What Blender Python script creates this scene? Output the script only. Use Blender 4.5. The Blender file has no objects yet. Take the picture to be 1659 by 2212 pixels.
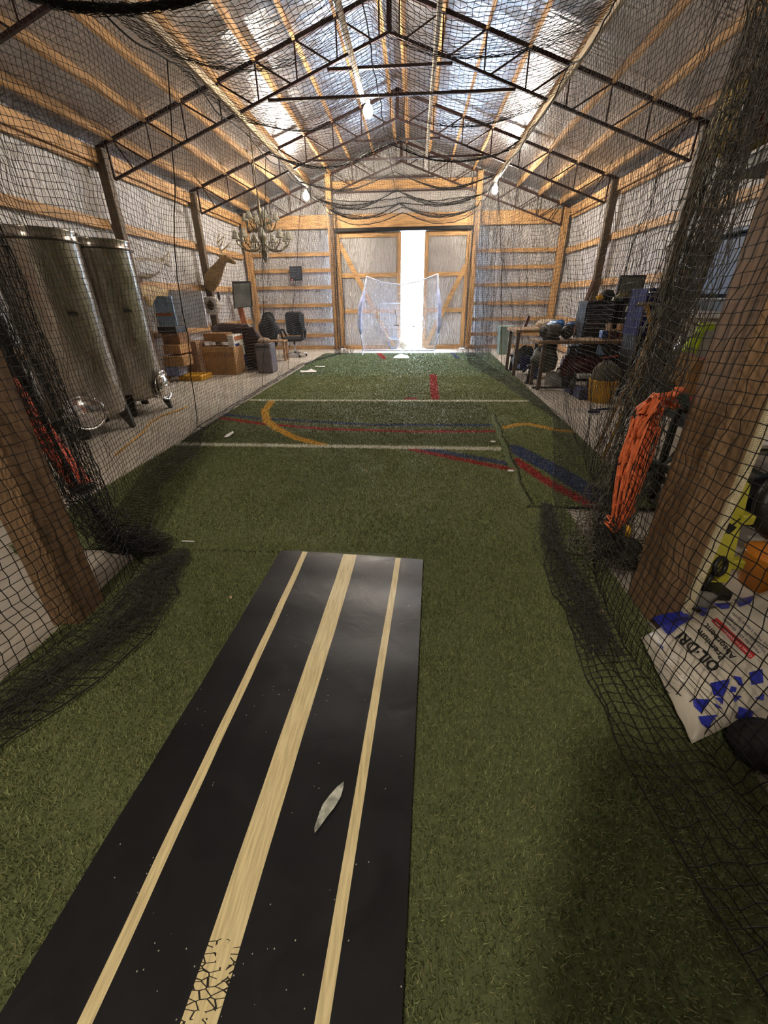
import bpy, bmesh, math, random
import numpy as np
from mathutils import Vector, Matrix
random.seed(7); np.random.seed(7)
S = bpy.context.scene
COL = S.collection
# ---------------- camera ----------------
CZ = 1.46; FPX = 887.616
cam = bpy.data.cameras.new('camera'); co = bpy.data.objects.new('camera', cam); COL.objects.link(co)
cam.sensor_fit = 'VERTICAL'; cam.sensor_height = 24; cam.lens = FPX/2212*24; cam.clip_start = .05; cam.clip_end = 200
FW = Vector((-0.06305284, 0.88495148, -0.46139486)); RT = Vector((0.9978143, 0.0650585, -0.01157666)); UP = Vector((-0.01977288, 0.46111633, 0.88711936))
co.matrix_world = Matrix(((RT.x, UP.x, -FW.x, 0), (RT.y, UP.y, -FW.y, 0), (RT.z, UP.z, -FW.z, CZ), (0, 0, 0, 1)))
S.camera = co
# ---------------- light ----------------
W = bpy.data.worlds.new('world'); S.world = W; W.use_nodes = True
bg = W.node_tree.nodes['Background']; bg.inputs[0].default_value = (.66, .8, 1, 1); bg.inputs[1].default_value = 20
BULB_POWER = 205
S.view_settings.view_transform = 'Standard'; S.view_settings.look = 'None'; S.view_settings.gamma = 1; S.view_settings.exposure = 1.75

def C3(c): return (c[0], c[1], c[2], 1)
def sr(r, g, b):  # sRGB 0-255 -> linear
    f = lambda v: (v/255/12.92) if v/255 < .04045 else ((v/255+.055)/1.055)**2.4
    return (f(r), f(g), f(b))
# ---------------- geometry of the view (used to read sizes off the photo) ----------------
def ray(u, v): return FW*FPX + RT*(u-829.5) - UP*(v-1106)
def G(u, v, z=0.):
    d = ray(u, v); return Vector((0, 0, CZ)) + d*((z-CZ)/d.z)
def OX(u, v, X): d = ray(u, v); return Vector((0, 0, CZ)) + d*(X/d.x)
def OY(u, v, Y): d = ray(u, v); return Vector((0, 0, CZ)) + d*(Y/d.y)

# ---------------- materials ----------------
MATS = {}
def nt(name):
    m = bpy.data.materials.new(name); m.use_nodes = True
    t = m.node_tree; b = t.nodes['Principled BSDF']; MATS[name] = m
    return m, t, b
def N(t, k, **kw):
    n = t.nodes.new(k)
    for a, v in kw.items(): setattr(n, a, v)
    return n
def mat(name, col, rough=.6, metal=0, var=.12, scale=8, st=(1, 1, 1), bump=.15, bdist=.004, col2=None, spec=None, emit=None, rvar=0, detail=4, dist=0):
    m, t, b = nt(name)
    L = t.links
    tc = N(t, 'ShaderNodeTexCoord'); mp = N(t, 'ShaderNodeMapping'); mp.inputs['Scale'].default_value = st
    L.new(tc.outputs['Object'], mp.inputs[0])
    no = N(t, 'ShaderNodeTexNoise'); no.inputs['Scale'].default_value = scale; no.inputs['Detail'].default_value = detail; no.inputs['Distortion'].default_value = dist
    L.new(mp.outputs[0], no.inputs[0])
    cr = N(t, 'ShaderNodeValToRGB'); e = cr.color_ramp.elements
    c2 = col2 or tuple(max(0, c*(1-2.2*var)) for c in col)
    c1 = tuple(min(1, c*(1+var)) for c in col)
    e[0].position = .32; e[0].color = C3(c2); e[1].position = .68; e[1].color = C3(c1)
    L.new(no.outputs[0], cr.inputs[0]); L.new(cr.outputs[0], b.inputs['Base Color'])
    b.inputs['Roughness'].default_value = rough; b.inputs['Metallic'].default_value = metal
    if spec is not None: b.inputs['Specular IOR Level'].default_value = spec
    if bump:
        bp = N(t, 'ShaderNodeBump'); bp.inputs['Strength'].default_value = bump; bp.inputs['Distance'].default_value = bdist
        L.new(no.outputs[0], bp.inputs['Height']); L.new(bp.outputs[0], b.inputs['Normal'])
    if rvar:
        mr = N(t, 'ShaderNodeMapRange'); mr.inputs[3].default_value = rough-rvar; mr.inputs[4].default_value = rough+rvar
        L.new(no.outputs[0], mr.inputs[0]); L.new(mr.outputs[0], b.inputs['Roughness'])
    if emit:
        b.inputs['Emission Color'].default_value = C3(emit[0]); b.inputs['Emission Strength'].default_value = emit[1]
    return m
def wood(name, col, axis):
    st = {'x': (.6, 9, 9), 'y': (9, .6, 9), 'z': (9, 9, .6)}[axis]
    return mat(name, col, rough=.68, var=.24, scale=5, st=st, bump=.25, bdist=.003, detail=6, dist=.6)
PINE = sr(178, 138, 92); 
PX, PY, PZ = wood('pine_x', PINE, 'x'), wood('pine_y', PINE, 'y'), wood('pine_z', PINE, 'z')
POST = wood('post_wood', sr(88, 72, 52), 'z')
NPOST = wood('near_post_wood', sr(138, 110, 80), 'z')
def foil(name, st, scale, bump, bdist, rough=.3, metal=.82, col=(.86, .86, .88)):
    m, t, b = nt(name); L = t.links
    tc = N(t, 'ShaderNodeTexCoord'); mp = N(t, 'ShaderNodeMapping'); mp.inputs['Scale'].default_value = st
    L.new(tc.outputs['Object'], mp.inputs[0])
    n1 = N(t, 'ShaderNodeTexNoise'); n1.inputs['Scale'].default_value = scale; n1.inputs['Detail'].default_value = 5; n1.inputs['Distortion'].default_value = 1.2
    n2 = N(t, 'ShaderNodeTexVoronoi'); n2.inputs['Scale'].default_value = scale*1.3
    L.new(mp.outputs[0], n1.inputs[0]); L.new(mp.outputs[0], n2.inputs[0])
    ma = N(t, 'ShaderNodeMath', operation='ADD'); L.new(n1.outputs[0], ma.inputs[0]); L.new(n2.outputs[0], ma.inputs[1])
    bp = N(t, 'ShaderNodeBump'); bp.inputs['Strength'].default_value = bump; bp.inputs['Distance'].default_value = bdist
    L.new(ma.outputs[0], bp.inputs['Height']); L.new(bp.outputs[0], b.inputs['Normal'])
    b.inputs['Base Color'].default_value = C3(col); b.inputs['Metallic'].default_value = metal; b.inputs['Roughness'].default_value = rough
    return m
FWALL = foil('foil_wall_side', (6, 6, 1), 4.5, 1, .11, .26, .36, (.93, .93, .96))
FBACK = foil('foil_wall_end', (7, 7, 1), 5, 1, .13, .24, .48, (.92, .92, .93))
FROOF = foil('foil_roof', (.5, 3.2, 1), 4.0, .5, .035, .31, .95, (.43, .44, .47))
FDOOR = foil('foil_door', (6, 6, 1), 5, 1, .14, .24, .45, (.92, .92, .93))
STEEL = mat('truss_steel', sr(50, 26, 25), .5, .25, var=.2, scale=12, bump=.1)
CONC = mat('concrete', sr(188, 180, 168), .8, var=.08, scale=2.2, bump=.1, bdist=.002, detail=8)
BLACK = mat('black_rubber', sr(34, 34, 35), .45, var=.15, bump=.1)
BPLAS = mat('black_plastic', sr(24, 24, 26), .6, spec=.25, var=.2, bump=.05)
BFAB = mat('black_fabric', sr(32, 32, 36), .85, var=.25, scale=30, bump=.3)
DGREY = mat('dark_grey_metal', sr(58, 58, 58), .5, .4, var=.2, scale=10)
GREY = mat('grey_metal', sr(120, 122, 120), .5, .4, var=.15, scale=10)
LGREY = mat('light_grey_plastic', sr(170, 175, 175), .5, var=.08)
CHROME = mat('chrome', (.8, .8, .8), .15, 1, var=.02, bump=0)
WHITE = mat('white_plastic', sr(225, 225, 222), .5, var=.04)
NETM = mat('net_cord', sr(26, 25, 25), .7, var=.2, scale=30, bump=0)
ROPE = mat('black_rope', sr(24, 23, 24), .8, var=.2, scale=60, bump=.3)
YEL = mat('yellow_plastic', sr(220, 165, 40), .5, var=.1)
YELG = mat('yellow_green_plastic', sr(196, 190, 62), .45, var=.12)
REDP = mat('red_paint', sr(150, 28, 30), .4, var=.15)
MAROON = mat('maroon_paint', sr(88, 22, 28), .4, var=.15)
BLUE = mat('blue_plastic', sr(30, 70, 150), .4, var=.15)
NAVY = mat('navy_plastic', sr(28, 34, 92), .4, var=.15)
LBLUE = mat('light_blue_plastic', sr(40, 125, 205), .35, var=.1)
CARD = mat('cardboard', sr(178, 136, 88), .85, var=.07, scale=4, bump=.05)
CREAM = mat('cream_paint', sr(232, 220, 172), .5, var=.04, scale=6)
GREEN = mat('grey_green_plastic', sr(128, 150, 140), .5, var=.08)
ORANGE = mat('orange_cable', sr(236, 122, 74), .5, var=.15, scale=30)
ORED = mat('orange_red_fabric', sr(226, 92, 60), .65, var=.12, scale=14)
HIVIS = mat('hi_vis_fabric', sr(206, 240, 30), .6, var=.06)
BROWN = mat('brown_leather', sr(62, 42, 38), .45, var=.2, scale=14, bump=.2)
TAN = mat('tan_fur', sr(150, 122, 84), .9, var=.18, scale=26, bump=.4)
BONE = mat('bone', sr(196, 180, 148), .6, var=.12)
BRASS = mat('aged_brass', sr(150, 138, 106), .35, .7, var=.2)
SHADE = mat('lamp_shade_fabric', sr(176, 172, 156), .6, var=.1)
STAIN = None

# ---------------- mesh builder ----------------
class MB:
    def __init__(s): s.v = []; s.f = []; s.sm = []
    def add(s, vs, fs, smooth=False):
        o = len(s.v); s.v += [tuple(v) for v in vs]
        s.f += [tuple(i+o for i in f) for f in fs]; s.sm += [smooth]*len(fs); return s
    def box(s, c, d, rot=None, bev=0):
        x, y, z = d[0]/2, d[1]/2, d[2]/2
        if bev:
            b = min(bev, x*.9, y*.9, z*.9); P = []
            for sx in (-1, 1):
                for sy in (-1, 1):
                    for sz in (-1, 1):
                        P += [Vector((sx*x, sy*(y-b), sz*(z-b))), Vector((sx*(x-b), sy*y, sz*(z-b))), Vector((sx*(x-b), sy*(y-b), sz*z))]
            bm = bmesh.new()
            for p in P: bm.verts.new(p)
            r = bmesh.ops.convex_hull(bm, input=bm.verts)
            bm.verts.ensure_lookup_table(); bm.verts.index_update()
            vs = [v.co.copy() for v in bm.verts]; fs = [[v.index for v in f.verts] for f in bm.faces]; bm.free()
        else:
            vs = [Vector((sx*x, sy*y, sz*z)) for sx in (-1, 1) for sy in (-1, 1) for sz in (-1, 1)]
            fs = [(0, 1, 3, 2), (4, 6, 7, 5), (0, 4, 5, 1), (2, 3, 7, 6), (0, 2, 6, 4), (1, 5, 7, 3)]
        c = Vector(c)
        if rot: vs = [rot @ v + c for v in vs]
        else: vs = [v+c for v in vs]
        return s.add(vs, fs)
    def bb(s, lo, hi, bev=0):
        lo, hi = Vector(lo), Vector(hi); return s.box((lo+hi)/2, [abs(a) for a in (hi-lo)], None, bev)
    def bar(s, a, b, w, h, up=(0, 0, 1), bev=0):
        a, b = Vector(a), Vector(b); d = b-a; L = d.length; d.normalize()
        u = Vector(up); r = d.cross(u)
        if r.length < 1e-4: r = d.cross(Vector((0, 1, 0)))
        r.normalize(); u = r.cross(d)
        M = Matrix((r, d, u)).transposed()
        return s.box((a+b)/2, (w, L, h), M, bev)
    def tube(s, pts, r, n=8, closed=False, cap=True):
        pts = [Vector(p) for p in pts]; m = len(pts)
        rs = r if isinstance(r, (list, tuple)) else [r]*m
        vs = []; fs = []; pu = None
        for i, p in enumerate(pts):
            if closed: t = pts[(i+1) % m]-pts[i-1]
            else: t = pts[min(i+1, m-1)]-pts[max(i-1, 0)]
            if t.length < 1e-9: t = Vector((0, 0, 1))
            t.normalize()
            if pu is None:
                pu = Vector((0, 0, 1)) if abs(t.z) < .9 else Vector((1, 0, 0))
            a = t.cross(pu); 
            if a.length < 1e-6: a = t.cross(Vector((.3, .9, .1)))
            a.normalize(); b = a.cross(t); pu = b
            for k in range(n):
                th = 2*math.pi*k/n; vs.append(p+(a*math.cos(th)+b*math.sin(th))*rs[i])
        for i in range(m if closed else m-1):
            j = (i+1) % m
            for k in range(n): fs.append((i*n+k, i*n+(k+1) % n, j*n+(k+1) % n, j*n+k))
        if cap and not closed: fs += [tuple(range(n))[::-1], tuple(range((m-1)*n, m*n))]
        return s.add(vs, fs, n > 5)
    def cyl(s, a, b, r, r2=None, n=16):
        return s.tube([a, b], [r, r if r2 is None else r2], n)
    def lathe(s, prof, c, n=24, M=None, smooth=True):
        c = Vector(c); vs = []; fs = []
        for r, z in prof:
            for k in range(n):
                t = 2*math.pi*k/n; v = Vector((r*math.cos(t), r*math.sin(t), z))
                vs.append((M @ v if M else v)+c)
        for i in range(len(prof)-1):
            for k in range(n): fs.append((i*n+k, i*n+(k+1) % n, (i+1)*n+(k+1) % n, (i+1)*n+k))
        fs += [tuple(range(n))[::-1], tuple(range((len(prof)-1)*n, len(prof)*n))]
        return s.add(vs, fs, smooth)
    def ball(s, c, r, n=12, sc=(1, 1, 1)):
        k = n//2; prof = [(max(1e-4, r*math.sin(math.pi*i/k)), -r*math.cos(math.pi*i/k)) for i in range(k+1)]
        M = Matrix.Diagonal(sc); return s.lathe(prof, c, n, M)
    def prism(s, poly, ext, axis='z', base=0):
        n = len(poly)
        def P(a, b, h): return {'z': (a, b, h), 'y': (a, h, b), 'x': (h, a, b)}[axis]
        vs = [P(a, b, base) for a, b in poly]+[P(a, b, base+ext) for a, b in poly]
        fs = [tuple(range(n))[::-1], tuple(range(n, 2*n))]+[(i, (i+1) % n, (i+1) % n+n, i+n) for i in range(n)]
        return s.add(vs, fs)
    def grid(s, fn, nu, nv, smooth=True):
        vs = [fn(i/nu, j/nv) for i in range(nu+1) for j in range(nv+1)]
        fs = [(i*(nv+1)+j, (i+1)*(nv+1)+j, (i+1)*(nv+1)+j+1, i*(nv+1)+j+1) for i in range(nu) for j in range(nv)]
        return s.add(vs, fs, smooth)
    def build(s, name, m, parent=None, sub=0, lab=None):
        me = bpy.data.meshes.new(name)
        off = Vector(ORG.get(parent.name, (0, 0, 0))) if parent else Vector((0, 0, 0))
        vs = [(v[0]-off.x, v[1]-off.y, v[2]-off.z) for v in s.v]
        me.from_pydata(vs, [], s.f)
        bm = bmesh.new(); bm.from_mesh(me); bmesh.ops.recalc_face_normals(bm, faces=bm.faces); bm.to_mesh(me); bm.free()
        for p, q in zip(me.polygons, s.sm): p.use_smooth = q
        me.materials.append(m)
        o = bpy.data.objects.new(name, me); COL.objects.link(o)
        if parent: o.parent = parent; ORG[o.name] = tuple(off)
        if sub: md = o.modifiers.new('sub', 'SUBSURF'); md.levels = md.render_levels = sub
        if lab: o['label'] = lab
        return o
ORG = {}
def thing(name, label, cat, loc=(0, 0, 0), group=None):
    o = bpy.data.objects.new(name, None); COL.objects.link(o); o.location = loc; ORG[o.name] = tuple(loc)
    o.empty_display_size = .1
    o['label'] = label; o['category'] = cat
    if group: o['group'] = group
    return o
def tag(o, label, cat, group=None, kind=None):
    o['label'] = label; o['category'] = cat
    if group: o['group'] = group
    if kind: o['kind'] = kind
    # put the origin at the middle of the base
    me = o.data; 
    if o.parent is None and me.vertices:
        c = np.empty(len(me.vertices)*3, 'f'); me.vertices.foreach_get('co', c); c = c.reshape(-1, 3)
        lo, hi = c.min(0), c.max(0); b = ((lo[0]+hi[0])/2, (lo[1]+hi[1])/2, lo[2])
        me.vertices.foreach_set('co', (c-np.array(b, 'f')).ravel()); o.location = [float(q) for q in b]; me.update()
    return o
def struct(o): o['kind'] = 'structure'; return o
def copy_tree(o, parent=None):
    c = o.copy(); COL.objects.link(c)
    if parent: c.parent = parent
    ORG[c.name] = ORG.get(o.name, (0, 0, 0))
    for ch in [x for x in bpy.data.objects if x.parent == o]: copy_tree(ch, c)
    return c
ORD = ['first', 'second', 'third', 'fourth', 'fifth', 'sixth', 'seventh', 'eighth', 'ninth', 'tenth']

# ================= building =================
XL, XR, XM = -5.07, 4.234, -.418
ZE, ZT = 3.63, 5.17; SL = (ZT-ZE)/(XR-XM)
TY = [5.04, 8.09, 11.14, 14.14]; YB = 14.28; YF = -4.2
def roofz(x): return ZT - SL*abs(x-XM)
struct(MB().bb((XL-.3, YF-.2, -.15), (XR+.3, YB+.12, 0)).build('floor', CONC))
MB_ = MB()
for s_ in (-1, 1):
    xe = XL-.25 if s_ < 0 else XR+.25
    a = MB_; z0, z1 = roofz(xe)+.11, ZT+.11
    a.add([(xe, YF-.2, z0), (XM, YF-.2, z1), (XM, YB+.3, z1), (xe, YB+.3, z0), (xe, YF-.2, z0+.03), (XM, YF-.2, z1+.03), (XM, YB+.3, z1+.03), (xe, YB+.3, z0+.03)],
          [(0, 1, 2, 3), (4, 5, 6, 7), (0, 4, 5, 1), (1, 5, 6, 2), (2, 6, 7, 3), (3, 7, 4, 0)])
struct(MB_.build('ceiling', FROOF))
WZ = ZE+.08
struct(MB().bb((XL-.17, YF-.1, 0), (XL-.12, YB+.1, WZ)).build('wall_left', FWALL))
struct(MB().bb((XR+.12, YF-.1, 0), (XR+.17, YB+.1, WZ)).build('wall_right', FWALL))
DXL, DXR, DZ = -2.36, 1.63, 3.246
def gable(y0, y1, hole):
    m = MB()
    if hole:
        m.prism([(XL-.17, 0), (DXL, 0), (DXL, DZ), (DXR, DZ), (DXR, 0), (XR+.17, 0), (XR+.17, roofz(XR+.17)+.135), (XM, ZT+.135), (XL-.17, roofz(XL-.17)+.135)], y1-y0, 'y', y0)
    else: m.prism([(XL-.17, 0), (XR+.17, 0), (XR+.17, roofz(XR+.17)+.135), (XM, ZT+.135), (XL-.17, roofz(XL-.17)+.135)], y1-y0, 'y', y0)
    return m
struct(gable(YB+.04, YB+.09, True).build('wall_back', FBACK))
struct(gable(YF-.15, YF-.1, False).build('wall_front', FBACK))
# ground outside, seen through the gap of the sliding doors
SNOW = mat('pale_gravel', sr(190, 200, 205), .9, var=.1, scale=3)
struct(MB().bb((-6, YB+.12, -.1), (6, YB+9, -.03)).build('ground_outside', SNOW))

# wall posts
def post(x, y, z1, label, w=.15, d=.15, m=POST, lo=0):
    return tag(MB().box((x, y, (z1+lo)/2), (w, d, z1-lo), None, .006).build('wooden_post', m), label, 'post')
rows = ['nearest the camera', 'at the second roof truss', 'at the third roof truss']
for i, y in enumerate(TY[:3]):
    post(XL+.06, y, ZE-.02, 'dark square wooden post on the left wall, '+rows[i], .15, .13)
    post(XR-.06, y, ZE-.02, 'dark square wooden post on the right wall, '+rows[i], .15, .13)
post(XL+.08, YB-.06, ZE, 'wooden corner post between left wall and end wall', .17, .15, PZ)
post(XR-.08, YB-.06, ZE, 'wooden corner post between right wall and end wall', .17, .15, PZ)
post(DXL-.09, YB-.09, roofz(DXL)-.02, 'tall wooden door post left of the sliding doors', .15, .15, PZ)
post(DXR+.09, YB-.09, roofz(DXR)-.02, 'tall wooden door post right of the sliding doors', .15, .15, PZ)
# girts
GZ = [.12, .86, 1.73, 2.6, 3.42]
GN = ['lowest', 'second', 'third', 'fourth', 'topmost']
ys = [YF]+[TY[0]-6.1, TY[0]-3.05]+TY[:3]+[YB-.12]
for sx, X, nm in ((-1, XL-.06, 'left'), (1, XR+.06, 'right')):
    for k, z in enumerate(GZ):
        for j in range(2, len(ys)-1):
            o = MB().bb((X-.03, ys[j]+.08, z-.068), (X+.03, ys[j+1]-.08, z+.068), .004).build('wall_girt', PY)
            tag(o, 'pine board across the foil of the %s wall, %s row, in the %s bay' % (nm, GN[k], ['nearest', 'second', 'third', 'farthest'][j-2]), 'board', 'wall boards')
bz = [.06, .42, .85, 1.29, 1.78, 2.23, 2.65]
bn = ['lowest', 'second', 'third', 'fourth', 'fifth', 'sixth', 'highest']
for a, b, nm in ((XL+.17, DXL-.17, 'left'), (DXR+.17, XR-.17, 'right')):
    for k, z in enumerate(bz):
        o = MB().bb((a, YB-.03, z-.05), (b, YB+.035, z+.05), .004).build('wall_girt', PX)
        tag(o, 'pine board on the end wall %s of the doors, %s of the seven' % (nm, bn[k]), 'board', 'end wall boards')
for a, b, nm in ((XL+.17, DXL-.17, 'left of'), (DXL-.01, DXR+.01, 'above'), (DXR+.17, XR-.17, 'right of')):
    tag(MB().bb((a, YB-.06, 3.27), (b, YB+.03, 3.60), .006).build('header_beam', PX), 'wide pine header beam %s the sliding doors' % nm, 'beam')
tag(MB().bb((DXL, YB-.06, 4.15), (DXR, YB+.03, 4.35), .004).build('gable_beam', PX), 'pine board across the gable above the header beams', 'beam')
tag(MB().bb((DXL+.02, YB-.16, 3.17), (DXR-.02, YB-.04, 3.26), .01).build('door_track', BPLAS), 'black sliding door track under the header beam', 'track')
# doors
def leaf(n, a, b, brace):
    d = thing('door_%d' % n, '', 'door', ((a+b)/2, YB-.02, 0)); d['kind'] = 'structure'
    y0, y1 = YB+.0, YB+.035
    MB().bb((a-(.05 if n == 1 else -.02), y1-.02, .01), (b+(.05 if n == 2 else -.02), y1, 3.3)).build('door_panel', FDOOR, d)
    for x, nm in ((a, 0), (b-.12, 1)):
        MB().bb((x, y0-.03, .02), (x+.12, y1-.021, 3.16), .004).build('door_stile', PZ, d)
    for z in (.06, 1.11, 2.08, 3.1):
        MB().bb((a+.12, y0-.025, z-.06), (b-.12, y1-.021, z+.06), .004).build('door_rail', PX, d)
    (x0, z0), (x1, z1) = brace
    MB().bar((x0, y0-.045, z0), (x1, y0-.045, z1), .03, .13, (0, 0, 1)).build('door_brace', PX, d)
    return d
leaf(1, DXL+.03, OY(866, 600, YB).x+.005, ((-2.22, 2.9), (-.66, .1)))
leaf(2, OY(915, 600, YB).x, DXR-.03, ((1.5, 2.3), (.4, .1)))
# trusses
def truss(y, label):
    t = thing('roof_truss', label, 'truss', (XM, y, 3.2))
    xe = XL+.2; B0, B1 = 3.214, 4.722
    def tz(x): return roofz(x)-.025
    def bz_(x): return B1-(B1-B0)/(XM-xe)*abs(x-XM)
    for s_ in (-1, 1):
        X = XM+s_*(XM-xe); Xo = XM+s_*(XM-XL-.02)
        MB().bar((Xo, y, tz(Xo)), (XM, y, tz(XM)), .05, .05).build('top_chord', STEEL, t)
        MB().bar((X, y, bz_(X)), (XM, y, bz_(XM)), .035, .035).build('bottom_chord', STEEL, t)
        MB().bar((X, y, bz_(X)), (X, y, tz(X)), .03, .03, (0, 1, 0)).build('web_bar', STEEL, t)
        xs = [XM+s_*(4.34-.6*k) for k in range(8)]
        MB().bar((xs[0], y, tz(xs[0])), (XM+s_*4.1, y, bz_(XM+s_*4.1)), .018, .018, (0, 1, 0)).build('web_bar', STEEL, t)
        for k, x in enumerate(xs):
            if k: MB().bar((x, y, tz(x)), (x, y, bz_(x)), .02, .02, (0, 1, 0)).build('web_bar', STEEL, t)
            if k < 7: MB().bar((x, y, tz(x)), (x-s_*.52, y, bz_(x-s_*.52)), .022, .022, (0, 1, 0)).build('web_bar', STEEL, t)
    for w, z in ((1.8, 4.08), (.89, 4.38)):
        MB().bar((XM-w, y, z), (XM+w, y, z), .035, .035).build('tie_bar', STEEL, t)
    MB().box((XM, y, (B1+ZT)/2), (.07, .05, ZT-B1)).build('king_post', STEEL, t)
    return t
for y, l in zip(TY, ('nearest dark red steel roof truss, mostly above the picture', 'black-red steel roof truss nearest in full view, with its long tie bars', 'dark red steel roof truss in the middle of the hall', 'farthest red steel roof truss against the end wall')): truss(y, l)
# purlins
for s_, nm in ((-1, 'left'), (1, 'right')):
    for k in range(8):
        x = XM+s_*(4.36-.6*k)
        M = Matrix.Rotation(s_*math.atan(SL), 3, 'Y')
        c = Vector((x, (YF+YB)/2, roofz(x)+.045))
        o = MB().box(c+Vector((0, 0, -.012)), (.045, YB-YF, .14), M).build('roof_purlin', PY)
        tag(o, 'pine purlin running the length of the %s roof slope, %s up from the eave' % (nm, ORD[k]), 'purlin', 'roof purlins')
    xe = XL+.02 if s_ < 0 else XR-.02
    tag(MB().bb((xe-.02, YF, ZE-.22), (xe+.02, YB-.15, ZE-.03), .004).build('eave_beam', PY), 'pine eave board along the top of the %s wall' % nm, 'beam')
# battens and poles that carry lamps and nets
def pole(x, z, y0, y1, lab, w=.05, h=.09, m=PY):
    return tag(MB().bb((x-w/2, y0, z-h/2), (x+w/2, y1, z+h/2), .004).build('wooden_batten', m), lab, 'batten')
PALE = wood('pale_batten_wood', sr(190, 170, 140), 'y')
pole(-2.68, 3.93, -1, 12.45, 'long pale batten under the left roof slope carrying a lamp at its end', m=PALE)
pole(1.86, 3.90, -1, 12.45, 'long pale batten under the right roof slope carrying a lamp at its end', m=PALE)
pole(-.86, 4.22, -2, 8.6, 'pale batten left of the ridge carrying the middle lamp', m=PALE)
pole(.2, 4.12, -1, 12.0, 'pale batten right of the ridge with no lamp', m=PALE)
# bulbs
BE = mat('bulb_glow', (1, .9, .75), .4, emit=((1, .87, .70), BULB_POWER/(.0314*math.pi)/4), bump=0)
def bulb(x, y, z, ztop, lab, BE=BE):
    t = thing('ceiling_bulb', lab, 'lamp', (x, y, z+.1), 'bare lamps')
    MB().ball((x, y, z), .075, 16, (1, 1, 1.15)).build('bulb_glass', BE, t)
    MB().cyl((x, y, z+.07), (x, y, z+.15), .03, .035).build('socket', WHITE, t)
    MB().cyl((x, y, z+.14), (x, y, ztop), .008, n=8).build('cord', BLACK, t)
BE2 = mat('rear_bulb_glow', (1, .9, .75), .4, emit=((1, .87, .70), BULB_POWER*.85/(.0314*math.pi)/4), bump=0)
p = OY(795, 240, 8.5); bulb(p.x, 8.5, p.z, 4.18, 'bright bare bulb hanging left of the ridge, the nearest lamp')
p = OY(661, 424, 12.3); bulb(-2.68, 12.3, p.z, 3.89, 'bright bare bulb at the end of the left batten')
p = OY(1072, 410, 12.3); bulb(1.86, 12.3, p.z, 3.87, 'bright bare bulb at the end of the right batten')
bulb(-.86, -1.8, 3.98, 4.18, 'bare bulb on the middle batten behind the photographer', BE2)
# ================= turf =================
def seg_d(X, Y, pts):
    d = np.full(X.shape, 9.)
    for (a, b), (c, e) in zip(pts[:-1], pts[1:]):
        dx, dy = c-a, e-b; t = np.clip(((X-a)*dx+(Y-b)*dy)/(dx*dx+dy*dy+1e-9), 0, 1)
        d = np.minimum(d, np.hypot(X-a-t*dx, Y-b-t*dy))
    return d
def gp(*uv): return [tuple(G(u, v).xy) for u, v in uv]
WHT = tuple(1.5*c for c in sr(222, 214, 192)); YLW = tuple(1.2*c for c in sr(222, 172, 66)); RDD = sr(184, 54, 56); BLU = sr(64, 84, 128)
MARKS = [
 (gp((470, 905), (560, 918), (700, 930), (900, 936), (1070, 935)), .045, RDD, 'all'),
 (gp((490, 899), (560, 907), (680, 914), (800, 921), (1068, 922)), .05, BLU, 'all'),
 ([(.01, 4.22), (.93, 3.68)], .045, RDD, 'all'), ([(.15, 4.24), (.94, 3.83)], .055, BLU, 'all'),
 (gp((588, 869), (572, 890), (577, 912), (600, 930), (640, 950), (697, 965)), .055, YLW, 'all'),
 ([(-2.75, 6.59), (1.75, 6.58)], .045, WHT, 'all'), ([(-2.75, 4.33), (1.0, 4.27)], .05, WHT, 'all'),
 (gp((1088, 927), (1120, 920), (1145, 920), (1175, 927), (1205, 933), (1240, 936)), .05, YLW, 'all'),
 (gp((1108, 972), (1190, 1015), (1300, 1082)), .11, BLU, 'r'), (gp((1112, 997), (1180, 1045), (1290, 1104)), .055, RDD, 'r'),
 (gp((935, 812), (940, 864)), .07, RDD, 'all'), (gp((884, 864), (892, 864)), .08, RDD, 'all'),
 (gp((812, 757), (830, 777)), .07, RDD, 'all'), (gp((968, 757), (990, 776)), .06, BLU, 'all')]
def turf_in(X, Y):
    a = (Y > 2.16) & (Y < 12.95) & (X > -2.68+(Y-2.6)*.008) & (X < 1.9+(Y-3.7)*.037)
    b = (Y <= 2.16) & (Y > -1.2) & (X > -1.74) & (X < 1.19)
    c = (Y > 2.0) & (Y <= 3.7) & (X >= 1.1) & (X < 1.9) & (Y > 2.9)
    return (a & ~((Y < 2.9) & (X > 1.19))) | b | c
def hsh(i, j, s=0):
    v = np.sin(i*127.1+j*311.7+s*74.7)*43758.5453; return v-np.floor(v)
def vnoise(X, Y, s=0):
    i, j = np.floor(X), np.floor(Y); f, g = X-i, Y-j; f = f*f*(3-2*f); g = g*g*(3-2*g)
    return (hsh(i, j, s)*(1-f)+hsh(i+1, j, s)*f)*(1-g)+(hsh(i, j+1, s)*(1-f)+hsh(i+1, j+1, s)*f)*g
def SEAM(Y): return .91+(Y-2.92)*.07+.01*np.sin(Y*9)
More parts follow.
